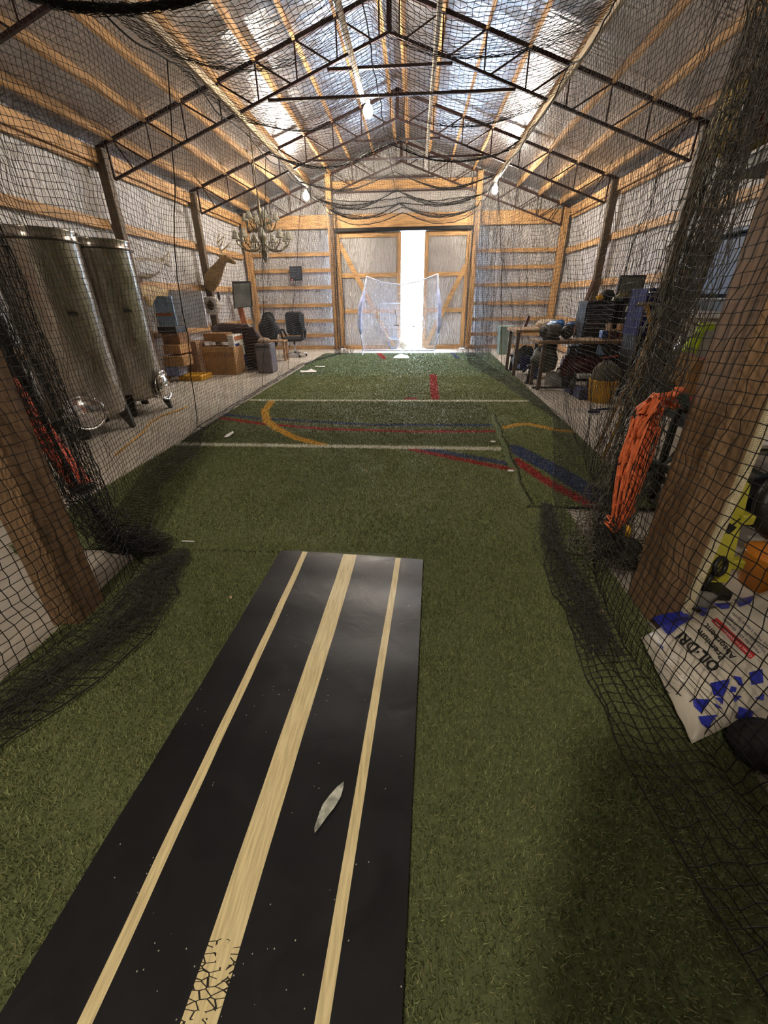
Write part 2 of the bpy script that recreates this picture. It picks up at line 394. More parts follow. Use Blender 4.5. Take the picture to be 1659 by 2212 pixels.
def turf_col(X, Y, n):
    c = np.zeros(X.shape+(3,)); a = np.array(sr(142, 152, 102)); b = np.array(sr(110, 122, 80))
    k = np.clip(.25+.6*vnoise(X*1.3, Y*1.3, 3)+.5*(n-.5), 0, 1)[..., None]
    c[:] = a*k+b*(1-k)
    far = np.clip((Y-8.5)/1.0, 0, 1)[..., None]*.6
    c = c*(1-far)+np.array(sr(124, 154, 130))*far  # far end paler and bluish: door daylight put into the turf colour
    # darker worn band between the two white lines
    w = ((Y > 4.4) & (Y < 6.5) & (X < 1.1))[..., None]*.35; c = c*(1-w)+np.array(sr(82, 94, 76))*w
    for pts, hw, col, wh in MARKS:
        d = seg_d(X, Y, pts)+(vnoise(X*40, Y*40, 5)-.5)*.012
        m = d < hw
        if wh == 'r': m &= X > .98
        c[m] = np.array(col)*(.8+.35*n[m][:, None])
    m = (np.abs(X-SEAM(Y)) < .05) & (Y > 3.7) & (Y < 5.75); c[m] = np.array(sr(120, 138, 86))
    m = (np.abs(X-SEAM(Y)-.03) < .010) & (Y > 2.9) & (Y < 5.75); c[m] = np.array(sr(50, 60, 36))*.6
    m = (np.abs(Y-2.17) < .008) & (X < -.6); c[m] = np.array(sr(40, 48, 30))*.7
    m = (np.abs(Y-2.9) < .012) & (X > .9); c[m] = np.array(sr(20, 24, 16))*.6
    return np.minimum(c, .9)
def attr_mat(name, rough=.75):
    m, t, b = nt(name); at = N(t, 'ShaderNodeVertexColor'); at.layer_name = 'Col'
    t.links.new(at.outputs[0], b.inputs['Base Color']); b.inputs['Roughness'].default_value = rough
    b.inputs['Specular IOR Level'].default_value = .3
    return m
TM = attr_mat('turf_pile')
TB = attr_mat('turf_blade', .6)
def np_mesh(name, co_, faces, m, cols=None, smooth=False):
    me = bpy.data.meshes.new(name); k = faces.shape[1]; nf = len(faces)
    me.vertices.add(len(co_)); me.vertices.foreach_set('co', co_.astype('f').ravel())
    me.loops.add(nf*k); me.loops.foreach_set('vertex_index', faces.astype('i').ravel())
    me.polygons.add(nf); me.polygons.foreach_set('loop_start', np.arange(0, nf*k, k, dtype='i'))
    try: me.polygons.foreach_set('loop_total', np.full(nf, k, 'i'))
    except Exception: pass
    if smooth: me.polygons.foreach_set('use_smooth', np.ones(nf, bool))
    me.update(calc_edges=True); me.validate()
    if cols is not None:
        a = me.color_attributes.new('Col', 'FLOAT_COLOR', 'POINT')
        a.data.foreach_set('color', np.concatenate([cols, np.ones((len(cols), 1))], 1).astype('f').ravel())
    me.materials.append(m); o = bpy.data.objects.new(name, me); COL.objects.link(o); return o
st = .02
xs = np.arange(-2.74, 2.3, st); yy = np.arange(-1.2, 12.96, st)
gx, gy = np.meshgrid(xs, yy, indexing='ij'); nz = hsh(np.round(gx/st), np.round(gy/st), 1)
hz = .016+.004*vnoise(gx*6, gy*6, 2)+.006*(np.abs(gx-SEAM(gy)) < .03)*((gy > 2.95) & (gy < 5.75))
cc = turf_col(gx, gy, nz)*.55  # base darkened: shade in the gaps between blades put into its colour
idx = np.arange(gx.size).reshape(gx.shape); ins = turf_in(gx[:-1, :-1]+st/2, gy[:-1, :-1]+st/2)
fa = np.stack([idx[:-1, :-1], idx[1:, :-1], idx[1:, 1:], idx[:-1, 1:]], -1)[ins]
used = np.unique(fa); remap = np.full(gx.size, -1); remap[used] = np.arange(len(used))
V3 = np.stack([gx, gy, hz], -1).reshape(-1, 3)[used]
turf = thing('artificial_turf', 'green artificial turf carpet with sports line markings covering the hall floor', 'turf', (0, 5, 0))
def rel(o, p): 
    off = np.array(ORG[p.name]); me = o.data; n = len(me.vertices); c = np.empty(n*3, 'f'); me.vertices.foreach_get('co', c)
    me.vertices.foreach_set('co', (c.reshape(-1, 3)-off).astype('f').ravel()); o.parent = p; me.update(); ORG[o.name] = tuple(off)
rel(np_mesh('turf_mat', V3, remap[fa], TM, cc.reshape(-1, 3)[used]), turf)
MB().bb((-2.66, 2.17, .001), (1.1, 12.93, .013)).bb((1.1, 2.91, .001), (1.89, 12.93, .013)).bb((-1.73, -1.19, .001), (1.18, 2.17, .013)).build('turf_backing', BLACK, turf)
# blades
def blades(n, y0, y1, x0, x1, h, w):
    X = np.random.uniform(x0, x1, n); Y = np.random.uniform(y0, y1, n); k = turf_in(X, Y)
    mx = (X > -.95+(Y-.28)*.045) & (X < .0+(Y-.3)*.05) & (Y < 2.2); mx &= (X > -.80) & (X < -.08); k &= ~mx
    X, Y = X[k], Y[k]; n = len(X)
    rr = np.random.rand(n); c = turf_col(X, Y, rr); c *= (.3+1.25*np.random.rand(n)**1.3)[:, None]
    dry = np.random.rand(n) < .16; c[dry] = c[dry]*.4+np.array(sr(176, 166, 120))*.6
    a = np.random.uniform(0, 2*math.pi, n); ln = np.random.uniform(.3, 1.0, n)*h; la = np.random.uniform(0, 2*math.pi, n)
    wx, wy = np.cos(a)*w/2, np.sin(a)*w/2; hh = h*np.random.uniform(.6, 1.1, n)
    b0 = np.stack([X-wx, Y-wy, np.full(n, .014)], 1); b1 = np.stack([X+wx, Y+wy, np.full(n, .014)], 1)
    tp = np.stack([X+np.cos(la)*ln, Y+np.sin(la)*ln, .014+hh], 1)
    V = np.stack([b0, b1, tp], 1).reshape(-1, 3); F = np.arange(3*n).reshape(-1, 3)
    return V, F, np.repeat(c, 3, 0)
parts = [blades(260000, -.3, 2.3, -1.8, 1.2, .020, .0042), blades(170000, 2.3, 4.8, -2.7, 2, .021, .0065), blades(120000, 4.8, 8.9, -2.8, 2.2, .022, .010), blades(60000, 8.9, 12.94, -2.8, 2.4, .024, .016)]
V_, F_, C_ = [], [], []; o_ = 0
for v, f, c in parts: V_.append(v); F_.append(f+o_); C_.append(c); o_ += len(v)
bl = np_mesh('grass_blades', np.concatenate(V_), np.concatenate(F_), TB, np.concatenate(C_)); bl['kind'] = 'stuff'; rel(bl, turf)
# turf offcut by the left post
o = MB().prism([tuple(G(u, v).xy) for u, v in ((30, 1192), (68, 1172), (85, 1188), (80, 1197), (34, 1197))], .02, 'z', .001).build('turf_scrap', mat('scrap_turf', sr(66, 88, 46), .8, scale=80, bump=.6))
tag(o, 'small green turf scrap on the concrete left of the near post', 'turf')

# ================= pitching mat =================
P0 = G(607, 1190, .045).xy; P1 = G(914, 1210, .045).xy; P2 = G(868, 2212, .045).xy
ex = (P1-P0).normalized(); mw = (P1-P0).length; ey = (P1-P2).normalized()  # towards the door
ml = 2.55
def mp_(u, t, z): q = P0+ex*u-ey*t; return (q.x, q.y, z)
def mz(u, t):
    e = min(1, t/.25); return .043+.003*math.sin(t*5+u*4)+.0015*math.sin(t*17)+.008*(1-e)
def matm():
    m, t, b = nt('mat_rubber'); L = t.links
    tc = N(t, 'ShaderNodeTexCoord')
    n1 = N(t, 'ShaderNodeTexNoise'); n1.inputs['Scale'].default_value = 6; n1.inputs['Detail'].default_value = 6; n1.inputs['Distortion'].default_value = 1
    vo = N(t, 'ShaderNodeTexVoronoi'); vo.inputs['Scale'].default_value = 60
    n3 = N(t, 'ShaderNodeTexNoise'); n3.inputs['Scale'].default_value = 3
    for k in (n1, vo, n3): L.new(tc.outputs['Object'], k.inputs[0])
    lt = N(t, 'ShaderNodeMath', operation='LESS_THAN'); lt.inputs[1].default_value = .11; L.new(vo.outputs[0], lt.inputs[0])
    gt = N(t, 'ShaderNodeMath', operation='GREATER_THAN'); gt.inputs[1].default_value = .52; L.new(n3.outputs[0], gt.inputs[0])
    sc = N(t, 'ShaderNodeSeparateColor'); L.new(vo.outputs['Color'], sc.inputs[0])
    g2 = N(t, 'ShaderNodeMath', operation='GREATER_THAN'); g2.inputs[1].default_value = .80; L.new(sc.outputs[0], g2.inputs[0])
    m1 = N(t, 'ShaderNodeMath', operation='MULTIPLY'); L.new(lt.outputs[0], m1.inputs[0]); L.new(gt.outputs[0], m1.inputs[1])
    m2 = N(t, 'ShaderNodeMath', operation='MULTIPLY'); L.new(m1.outputs[0], m2.inputs[0]); L.new(g2.outputs[0], m2.inputs[1])
    mx = N(t, 'ShaderNodeMix', data_type='RGBA'); mx.inputs[6].default_value = C3(sr(25, 26, 29)); mx.inputs[7].default_value = C3(sr(190, 185, 165)); L.new(m2.outputs[0], mx.inputs[0])
    L.new(mx.outputs[2], b.inputs['Base Color'])
    mr = N(t, 'ShaderNodeMapRange'); mr.inputs[3].default_value = .26; mr.inputs[4].default_value = .5; L.new(n1.outputs[0], mr.inputs[0]); L.new(mr.outputs[0], b.inputs['Roughness'])
    bp = N(t, 'ShaderNodeBump'); bp.inputs['Strength'].default_value = .25; bp.inputs['Distance'].default_value = .01; L.new(n1.outputs[0], bp.inputs['Height']); L.new(bp.outputs[0], b.inputs['Normal'])
    return m
pm = thing('pitching_mat', 'long black rubber mat with three cream stripes lying on the turf', 'mat', (P0.x, P0.y-1, .03))
a = MB(); a.grid(lambda s, t: mp_(s*mw, t*ml, mz(s*mw, t*ml)), 20, 60)
a.grid(lambda s, t: mp_(s*mw, 0, .014+t*(mz(s*mw, 0)-.014)), 20, 1); a.grid(lambda s, t: mp_(mw, t*ml, .014+s*(mz(mw, t*ml)-.014)), 1, 60); a.grid(lambda s, t: mp_(0, t*ml, .014+s*(mz(0, t*ml)-.014)), 1, 60)
a.build('mat_sheet', matm(), pm)
def stripe_mat(name, wear):
    m, t, b = nt(name); L = t.links
    tc = N(t, 'ShaderNodeTexCoord'); b.inputs['Roughness'].default_value = .42
    no = N(t, 'ShaderNodeTexNoise'); no.inputs['Scale'].default_value = 9; no.inputs['Detail'].default_value = 6
    mp = N(t, 'ShaderNodeMapping'); mp.inputs['Scale'].default_value = (14, 1, 1); L.new(tc.outputs['Object'], mp.inputs[0]); L.new(mp.outputs[0], no.inputs[0])
    cr = N(t, 'ShaderNodeValToRGB'); e = cr.color_ramp.elements
    e[0].position = .3; e[0].color = C3(sr(206, 188, 138)); e[1].position = .62; e[1].color = C3(sr(240, 224, 172)); L.new(no.outputs[0], cr.inputs[0])
    if wear:
        vo = N(t, 'ShaderNodeTexVoronoi', feature='DISTANCE_TO_EDGE'); vo.inputs['Scale'].default_value = 1
        m2 = N(t, 'ShaderNodeMapping'); m2.inputs['Scale'].default_value = (30, 75, 30); L.new(tc.outputs['Object'], m2.inputs[0])
        nn = N(t, 'ShaderNodeTexNoise'); nn.inputs['Scale'].default_value = 30; L.new(tc.outputs['Object'], nn.inputs[0])
        mm = N(t, 'ShaderNodeMix', data_type='VECTOR'); mm.inputs[0].default_value = .35; L.new(m2.outputs[0], mm.inputs[4]); L.new(nn.outputs['Color'], mm.inputs[5]); 
        L.new(m2.outputs[0], vo.inputs[0])
        lt = N(t, 'ShaderNodeMath', operation='LESS_THAN'); lt.inputs[1].default_value = .055; L.new(vo.outputs[0], lt.inputs[0])
        sx = N(t, 'ShaderNodeSeparateXYZ'); L.new(tc.outputs['Object'], sx.inputs[0])
        g1 = N(t, 'ShaderNodeMath', operation='LESS_THAN'); g1.inputs[1].default_value = -.76; L.new(sx.outputs[1], g1.inputs[0])
        n5 = N(t, 'ShaderNodeTexNoise'); n5.inputs['Scale'].default_value = 22; L.new(tc.outputs['Object'], n5.inputs[0])
        g3 = N(t, 'ShaderNodeMath', operation='GREATER_THAN'); g3.inputs[1].default_value = .46; L.new(n5.outputs[0], g3.inputs[0])
        q = N(t, 'ShaderNodeMath', operation='MULTIPLY'); L.new(lt.outputs[0], q.inputs[0]); L.new(g1.outputs[0], q.inputs[1])
        q2 = N(t, 'ShaderNodeMath', operation='MULTIPLY'); L.new(q.outputs[0], q2.inputs[0]); L.new(g3.outputs[0], q2.inputs[1])
        mx = N(t, 'ShaderNodeMix', data_type='RGBA'); mx.inputs[7].default_value = C3(sr(40, 36, 30)); L.new(q2.outputs[0], mx.inputs[0]); L.new(cr.outputs[0], mx.inputs[6]); L.new(mx.outputs[2], b.inputs['Base Color'])
    else: L.new(cr.outputs[0], b.inputs['Base Color'])
    return m
SM = stripe_mat('stripe_paint', False); SW = stripe_mat('worn_stripe_paint', True)
for (a0, a1, b0, b1, mm_, lb) in ((.144, .178, .198, .232, SM, 'narrow cream stripe left'), (.407, .492, .414, .494, SW, 'wide cream centre stripe, cracked at its near end'), (.732, .764, .698, .732, SM, 'narrow cream stripe right')):
    def f(s, t, a0=a0, a1=a1, b0=b0, b1=b1):
        u0 = a0+(b0-a0)*t; u1 = a1+(b1-a1)*t; u = u0+(u1-u0)*s; return mp_(u, .004+t*(ml-.01), mz(u, t*ml)+.0015)
    MB().grid(f, 2, 80).build('stripe', mm_, pm, lab=lb)
sc_ = [(743, 1688), (742, 1700), (736, 1722), (722, 1745), (706, 1765), (692, 1785), (680, 1800), (679, 1788), (688, 1762), (697, 1738), (712, 1718), (728, 1700)]
a = MB(); q = [G(u, v, .0465) for u, v in sc_]; a.add([(p.x, p.y, .0475) for p in q], [tuple(range(len(q)))])
a.build('scuff_mark', mat('scuff', sr(196, 200, 186), .6, var=.3, scale=30), pm, lab='pale torn scuff patch')

# ================= netting =================
def tubes_from_lines(P, r):
    """P: (n_lines, n_pts, 3) -> verts, quads for 3-sided strands"""
    n, m, _ = P.shape
    T = np.empty_like(P); T[:, 1:-1] = P[:, 2:]-P[:, :-2]; T[:, 0] = P[:, 1]-P[:, 0]; T[:, -1] = P[:, -1]-P[:, -2]
    T /= np.linalg.norm(T, axis=2, keepdims=True)+1e-9
    ref = np.array([.31, .52, .79]); A = np.cross(T, ref); A /= np.linalg.norm(A, axis=2, keepdims=True)+1e-9; B = np.cross(T, A)
    V = np.stack([P+(A*math.cos(k*2.0944)+B*math.sin(k*2.0944))*r for k in range(3)], 2)
    idx = np.arange(n*m*3).reshape(n, m, 3); F = []
    for k in range(3):
        k2 = (k+1) % 3; F.append(np.stack([idx[:, :-1, k], idx[:, :-1, k2], idx[:, 1:, k2], idx[:, 1:, k]], -1).reshape(-1, 4))
    return V.reshape(-1, 3), np.concatenate(F)
def net_geo(P, r, knot=0):
    V1, F1 = tubes_from_lines(P, r); V2, F2 = tubes_from_lines(P.transpose(1, 0, 2), r)
    Vs, Fs = [V1, V2], [F1, F2+len(V1)]
    if knot:
        c = P.reshape(-1, 3); n = len(c); o = np.array([[1, 0, 0], [0, 1, 0], [-1, 0, 0], [0, -1, 0], [0, 0, 1], [0, 0, -1]])*knot
        V = (c[:, None]+o).reshape(-1, 3); b = (np.arange(n)*6)[:, None]
        f = np.array([[0, 1, 4, 4], [1, 2, 4, 4], [2, 3, 4, 4], [3, 0, 4, 4], [1, 0, 5, 5], [2, 1, 5, 5], [3, 2, 5, 5], [0, 3, 5, 5]])
        f = np.array([[0, 4, 2, 5], [0, 1, 2, 3], [1, 4, 3, 5]])
        Fk = (b[:, :, None]+f[None]).reshape(-1, 4); Vs.append(V); Fs.append(Fk+len(V1)+len(V2))
    return np.concatenate(Vs), np.concatenate(Fs)
def wob(X, Y, amp, f, s): return (vnoise(X*f, Y*f, s)-.5)*2*amp
MESH = .045; RN = .0020; NETH = mat('hem_net_cord', sr(58, 56, 52), .7, var=.25, scale=20, bump=0)
def side_net(st, cell=MESH, amp=.05, seed=1, hemn=9, top_drop=0, jit=.006, smax=None):
    """st rows: (Y, topx, topz, contactx, hemx, hemY)"""
    st = np.array(st, float); seg = np.hypot(np.diff(st[:, 0]), np.diff(st[:, 3])); s = np.concatenate([[0], np.cumsum(seg)])
    n = int(s[-1]/cell); q = np.linspace(0, s[-1], n+1)
    I = lambda k: np.interp(q, s, st[:, k])
    kern = np.hanning(13)[1:-1]; kern /= kern.sum()
    sm_ = lambda a: np.convolve(np.pad(a, 5, mode='reflect', reflect_type='odd'), kern, 'valid')
    Y, tx, tz, cx, hx, hy = [sm_(I(k)) for k in range(6)]
    m = int(3.5/cell); t = np.linspace(0, 1, m+1)
    A, T = np.meshgrid(np.arange(n+1), t, indexing='ij')
    Q = q[:, None]*np.ones_like(T)
    X = cx[:, None]+(tx-cx)[:, None]*T**1.15; Z = .03+(tz-.03)[:, None]*T; Yv = Y[:, None]*np.ones_like(T)
    env = np.sin(np.pi*np.clip(T, 0, 1))**.5*.8+.25*(1-T)
    sag = np.abs(np.sin(Q*math.pi/1.5))
    Z -= (sag*.10+.03*wob(Q, T, 1, 2, seed))*T
    X += (wob(Q, T*2, amp, .9, seed)+wob(Q, T*3, amp*.5, 3.3, seed+1))*env
    Yv += wob(Q, T*2.5, .07, 1.3, seed+2)*env + wob(Q, T*3, .02, 7, seed+7)
    # hem lying on the floor
    h = np.arange(1, hemn+1)/hemn
    HX = cx[:, None]+(hx-cx)[:, None]*h; HY = Y[:, None]+(hy-Y)[:, None]*h+wob(Q[:, :1], h[None]*1.0, .03, 5, seed+3)
    HZ = .035+.02*vnoise(Q[:, :1]*7, h[None]*5, seed+4)+0*HX
    HX = HX+wob(Q[:, :1]*1.0, h[None]*2, .02, 6, seed+5)
    P = np.stack([np.concatenate([HX[:, ::-1], X], 1), np.concatenate([HY[:, ::-1], Yv], 1), np.concatenate([HZ[:, ::-1], Z], 1)], -1)
    P += np.random.normal(0, jit, P.shape)*np.array([1, 1, .7]); P[..., 2] = np.maximum(P[..., 2], .03)
    return P
def add_net(name, Ps, r, lab, cat, knot=0, ropes=(), m=NETM):
    V_, F_ = [], []; o_ = 0
    for P in Ps:
        v, f = net_geo(P, r, knot); V_.append(v); F_.append(f+o_); o_ += len(v)
    V = np.concatenate(V_); F = np.concatenate(F_)
    c = (float(V[:, 0].mean()), float(V[:, 1].mean()), 0)
    t = thing(name, lab, cat, c)
    o = np_mesh('net_mesh', V, F, m); rel(o, t)
    for pts, rr in ropes:
        MB().tube(pts, rr, 6).build('edge_rope', ROPE, t)
    return t
LST = [(-.2, -2.3, 3.3, -2.1, -1.9, -.2), (.5, -2.05, 3.3, -1.92, -1.58, .55), (.9, -1.85, 3.3, -1.78, -1.40, .92), (1.3, -1.72, 3.3, -1.66, -1.22, 1.3), (1.68, -1.7, 3.3, -1.58, -1.26, 1.68), (1.95, -1.8, 3.3, -1.62, -1.36, 1.9),
       (2.15, -2.1, 3.32, -1.95, -1.58, 2.1), (2.45, -2.4, 3.35, -2.18, -1.84, 2.42), (2.95, -2.45, 3.38, -2.34, -2.02, 2.9), (3.15, -2.45, 3.4, -2.4, -2.16, 3.1), (4, -2.35, 3.42, -2.52, -2.26, 4), (5, -2.22, 3.42, -2.74, -2.60, 5), (7, -2.22, 3.42, -2.76, -2.66, 7), (10.5, -2.15, 3.42, -2.8, -2.68, 10.5), (12.75, -2.1, 3.42, -2.25, -2.06, 12.8)]
RST = [(-.2, 1.75, 3.3, 1.3, 1.02, -.2), (.6, 1.55, 3.3, 1.12, .80, .6), (.95, 1.42, 3.3, 1.07, .74, .95), (1.35, 1.30, 3.3, 1.0, .76, 1.35), (1.7, 1.22, 3.3, 1.03, .79, 1.6), (2.1, 1.25, 3.3, 1.1, .80, 2.0),
       (2.5, 1.35, 3.35, 1.25, .93, 2.4), (3.25, 1.42, 3.4, 1.5, 1.2, 3.2), (4.2, 1.42, 3.42, 1.78, 1.5, 4.2), (5.5, 1.45, 3.42, 2.0, 1.86, 5.5), (8.1, 1.46, 3.42, 2.0, 1.66, 8.1), (10.5, 1.46, 3.42, 1.8, 1.34, 10.5), (12.75, 1.45, 3.42, 1.75, 1.5, 12.8)]
PL = side_net(LST, seed=11, jit=.003); PR = side_net(RST, seed=31, jit=.003)
def rp(P, j, k=4): return [tuple(map(float, p)) for p in P[::k, j]]
def seam(P, y, k=2):
    i = int(np.argmin(np.abs(P[:, 20, 1]-y))); return [tuple(map(float, p)) for p in P[i, ::k]]
add_net('side_net', [PL], RN, 'black sports net hanging the length of the left side, its hem pooled on the turf', 'net', .0036, [(rp(PL, 0, 2), .003), (rp(PL, -1, 2), .007), (seam(PL, 4.95), .006), (seam(PL, 7.6), .005), (seam(PL, 9.6), .005)])
add_net('side_net', [PR], RN, 'black sports net along the right side in front of the workbench and shelves', 'net', .0036, [(rp(PR, 0, 2), .0022), (rp(PR, -1, 2), .007), (seam(PR, 9.4), .006), (seam(PR, 11.4), .005)])
# ceiling net
def ceil_pt(Yv, U):
    tx0 = np.interp(Yv, [r[0] for r in LST], [r[1] for r in LST]); tx1 = np.interp(Yv, [r[0] for r in RST], [r[1] for r in RST])
    ctr = -.42
    X = np.where(U < .5, tx0+(ctr-tx0)*U*2, ctr+(tx1-ctr)*(U-.5)*2)
    b = np.abs(np.sin(np.pi*((Yv-8.05)/1.52)))
    Z = 3.42-.05*b+.10*(1-np.abs(2*U-1))**.6 - (.20+.10*b)*np.abs(np.sin(2*np.pi*U))**.9
    Z += wob(X, Yv, .03, 1.7, 41)
    return X, Z
ny = int((12.7-3.3)/MESH); nu = int(3.75/MESH)
Yg, Ug = np.meshgrid(np.linspace(3.3, 12.7, ny+1), np.linspace(0, 1, nu+1), indexing='ij')
Yg = Yg+wob(Ug*3, Yg, .05, 1.5, 43); Xg, Zg = ceil_pt(Yg, Ug)
PC = np.stack([Xg, Yg, Zg], -1)+np.random.normal(0, .004, Xg.shape+(3,))
def crossr(y, k=3): i = int((y-3.3)/9.4*ny); return [tuple(map(float, p)) for p in PC[i, ::k]]
ropes = [([tuple(map(float, p)) for p in PC[::4, nu//2]], .006)]+[(crossr(y), .008) for y in (8.05, 9.55, 11.1, 12.3)]
add_net('ceiling_net', [PC], RN, 'black net stretched overhead between the two side nets, sagging from its ropes', 'net', .0036, ropes)
# end curtains and valance
def pleat(x0, x1, y, ztop, zbot, folds, amp, width_m, seed, curve=None):
    n = int(width_m/MESH); m = int((ztop-zbot)/MESH)
    s, t = np.meshgrid(np.linspace(0, 1, n+1), np.linspace(0, 1, m+1), indexing='ij')
    X = x0+(x1-x0)*s; Yv = y+amp*np.sin(s*folds*2*math.pi+vnoise(s*9, t*3, seed)*3); Z = ztop+(zbot-ztop)*t
    X = X+wob(s*8, t*3, .05, 1, seed+1)
    if curve: X = X+curve(t)
    P = np.stack([X, Yv, Z+0*X], -1)+np.random.normal(0, .007, X.shape+(3,)); P[..., 2] = np.maximum(P[..., 2], .03); return P
add_net('end_net', [pleat(-2.3, -1.95, 12.85, 3.5, .04, 6, .10, 2.4, 51), pleat(-2.3, -1.75, 12.85, .22, .03, 5, .15, 2.4, 52)], RN, 'gathered black net curtain left of the sliding doors', 'net')
add_net('end_net', [pleat(1.3, 2.1, 12.85, 3.5, .04, 9, .09, 3.4, 55, lambda t: t*.15), pleat(1.25, 2.1, 12.3, .25, .03, 6, .3, 2.6, 56)], RN, 'gathered black net curtain right of the sliding doors', 'net')
def valance(z0, z1, y, sag, seed, hm):
    n = int(3.9/MESH); m = int(hm/MESH)
    s, t = np.meshgrid(np.linspace(0, 1, n+1), np.linspace(0, 1, m+1), indexing='ij')
    X = -2.25+3.85*s; Z = z0+(z1-z0)*t-sag*np.abs(np.sin(2*math.pi*s))*(.4+.9*t)+wob(s*6, t*5, .03, 1, seed); Yv = y+.12*np.sin(t*22+s*3)*1.0
    return np.stack([X, Yv, Z], -1)+np.random.normal(0, .006, X.shape+(3,))
V1_ = valance(3.72, 3.36, 12.8, .16, 61, 1.5)
add_net('valance_net', [V1_], RN, 'bunched black net swagged across the hall above the doors', 'net', 0, [([tuple(map(float, p)) for p in V1_[::3, j]], .009) for j in (0, V1_.shape[1]//3, 2*V1_.shape[1]//3, -1)])
TBP = [tuple(G(u, v, 3.2)) for u, v in ((20, -20), (120, 10), (200, 20), (300, 20), (400, 4), (500, -30))]
# gathered bundle hanging beside the right post
def bundle(path, rad, n, seed, m=70):
    rs = np.random.RandomState(seed); path = np.array(path, float); s = np.linspace(0, len(path)-1, m)
    C = np.stack([np.interp(s, np.arange(len(path)), path[:, k]) for k in range(3)], -1); R = np.interp(s, np.arange(len(path)), rad)
    P = np.empty((n, m, 3))
    for i in range(n):
        a = rs.uniform(0, 2*math.pi)+np.cumsum(rs.normal(0, .16, m)); q = np.clip(math.sqrt(rs.uniform(.05, 1))+np.cumsum(rs.normal(0, .05, m)), .1, 1.25)
        P[i] = C+np.stack([np.cos(a)*q*R, np.sin(a)*q*R, rs.normal(0, .004, m)], -1)
    return P
def bundle_geo(P, r, seed, links=5):
    rs = np.random.RandomState(seed); V1, F1 = tubes_from_lines(P, r); n, m, _ = P.shape
    L = []
    for j in range(0, m):
        for _ in range(links):
            a, b = rs.randint(0, n, 2); L.append([P[a, j], (P[a, j]+P[b, min(j+1, m-1)])/2+rs.normal(0, .01, 3), P[b, min(j+1, m-1)]])
    V2, F2 = tubes_from_lines(np.array(L), r); return np.concatenate([V1, V2]), np.concatenate([F1, F2+len(V1)])
NETG = mat('gathered_net_cord', sr(104, 100, 88), .6, var=.3, scale=20, bump=0)
v, f = bundle_geo(bundle([(1.36, 2.42, 3.3), (1.38, 2.4, 2.4), (1.33, 2.42, 1.4), (1.30, 2.45, .7), (1.26, 2.35, .2), (1.22, 2.2, .05)], [.16, .10, .12, .15, .15, .2], 95, 5), .0022, 6, 9)
o = np_mesh('net_bundle', v, f, NETG); tag(o, 'thick gathered bundle of black netting hanging just beyond the right post', 'net')
v, f = bundle_geo(bundle([TBP[0], TBP[1], TBP[2], TBP[3], TBP[4], TBP[5]], [.05, .06, .07, .05, .04, .03], 60, 15), .0022, 16, 6)
o = np_mesh('net_bundle', v, f, NETM); tag(o, 'rolled bundle of black netting sagging across the upper left corner', 'net')
v, f = bundle_geo(bundle([(-1.98, 2.02, 3.3), (-1.98, 2.02, 2.2), (-1.96, 2.02, 1.2), (-1.93, 2.06, .5), (-1.86, 2.12, .16), (-1.74, 2.16, .10), (-1.60, 2.15, .05)], [.07, .07, .08, .1, .13, .14, .07], 75, 25, 90), .0017, 26, 9)
o = np_mesh('net_bundle', v, f, NETM); tag(o, 'hanging gather of black netting ending in a heap beside the left post', 'net')
v, f = bundle_geo(bundle([(-1.45, 2.1, .05), (-1.45, 1.9, .06), (-1.42, 1.7, .06), (-1.42, 1.5, .05), (-1.5, 1.2, .05), (-1.6, .9, .05)], [.07, .15, .17, .15, .16, .14], 44, 35, 60), .0012, 36, 7)
o = np_mesh('net_bundle', v, f, NETH); tag(o, 'loose pile of black netting against the foot of the left post', 'net')
v, f = bundle_geo(bundle([(1.05, 2.9, .05), (.98, 2.6, .06), (.92, 2.3, .06), (.94, 2.0, .05), (.92, 1.7, .05), (.88, 1.4, .05)], [.05, .07, .11, .12, .11, .09], 42, 45, 50), .0013, 46, 9)
o = np_mesh('net_bundle', v, f, NETH); tag(o, 'long fold of black netting lying on the turf along the right side', 'net')
# ================= near posts =================
tag(MB().bb((-1.80, 1.47, 0), (-1.645, 1.66, 3.9), .008).build('wooden_post', NPOST), 'big square wooden post in the left foreground behind the net', 'post')
rpst = thing('wooden_post', 'big square wooden post in the right foreground with a cream perforated edge strip', 'post', (1.27, 1.76, 0))
MB().bb((1.2, 1.66, 0), (1.345, 1.88, 3.9), .008).build('post_timber', NPOST, rpst)
def dotmat():
    m, t, b = nt('perforated_strip'); L = t.links
    tc = N(t, 'ShaderNodeTexCoord'); vo = N(t, 'ShaderNodeTexVoronoi'); vo.inputs['Scale'].default_value = 130; vo.inputs['Randomness'].default_value = .25
    L.new(tc.outputs['Object'], vo.inputs[0]); cr = N(t, 'ShaderNodeValToRGB'); e = cr.color_ramp.elements
    e[0].position = .2; e[0].color = C3(sr(120, 110, 84)); e[1].position = .3; e[1].color = C3(sr(232, 222, 186)); L.new(vo.outputs[0], cr.inputs[0]); L.new(cr.outputs[0], b.inputs['Base Color']); return m
MB().bb((1.346, 1.645, .02), (1.378, 1.70, 3.3), .003).build('edge_strip', dotmat(), rpst)

# ================= pixel boxes =================
def ext(u0, v0, u1, v1, Y):
    um, vm = (u0+u1)/2, (v0+v1)/2
    return OY(u0, vm, Y).x, OY(u1, vm, Y).x, OY(um, v1, Y).z, OY(um, v0, Y).z
def pbox(name, m, lab, cat, u0, v0, u1, v1, Y, dep, bev=.01, parent=None, zmin=0, group=None):
    a, b, c, d = ext(u0, v0, u1, v1, Y); c = max(c, zmin)
    o = MB().bb((a, Y, c), (b, Y+dep, d), bev).build(name, m, parent)
    if parent is None: tag(o, lab, cat, group)
    return o

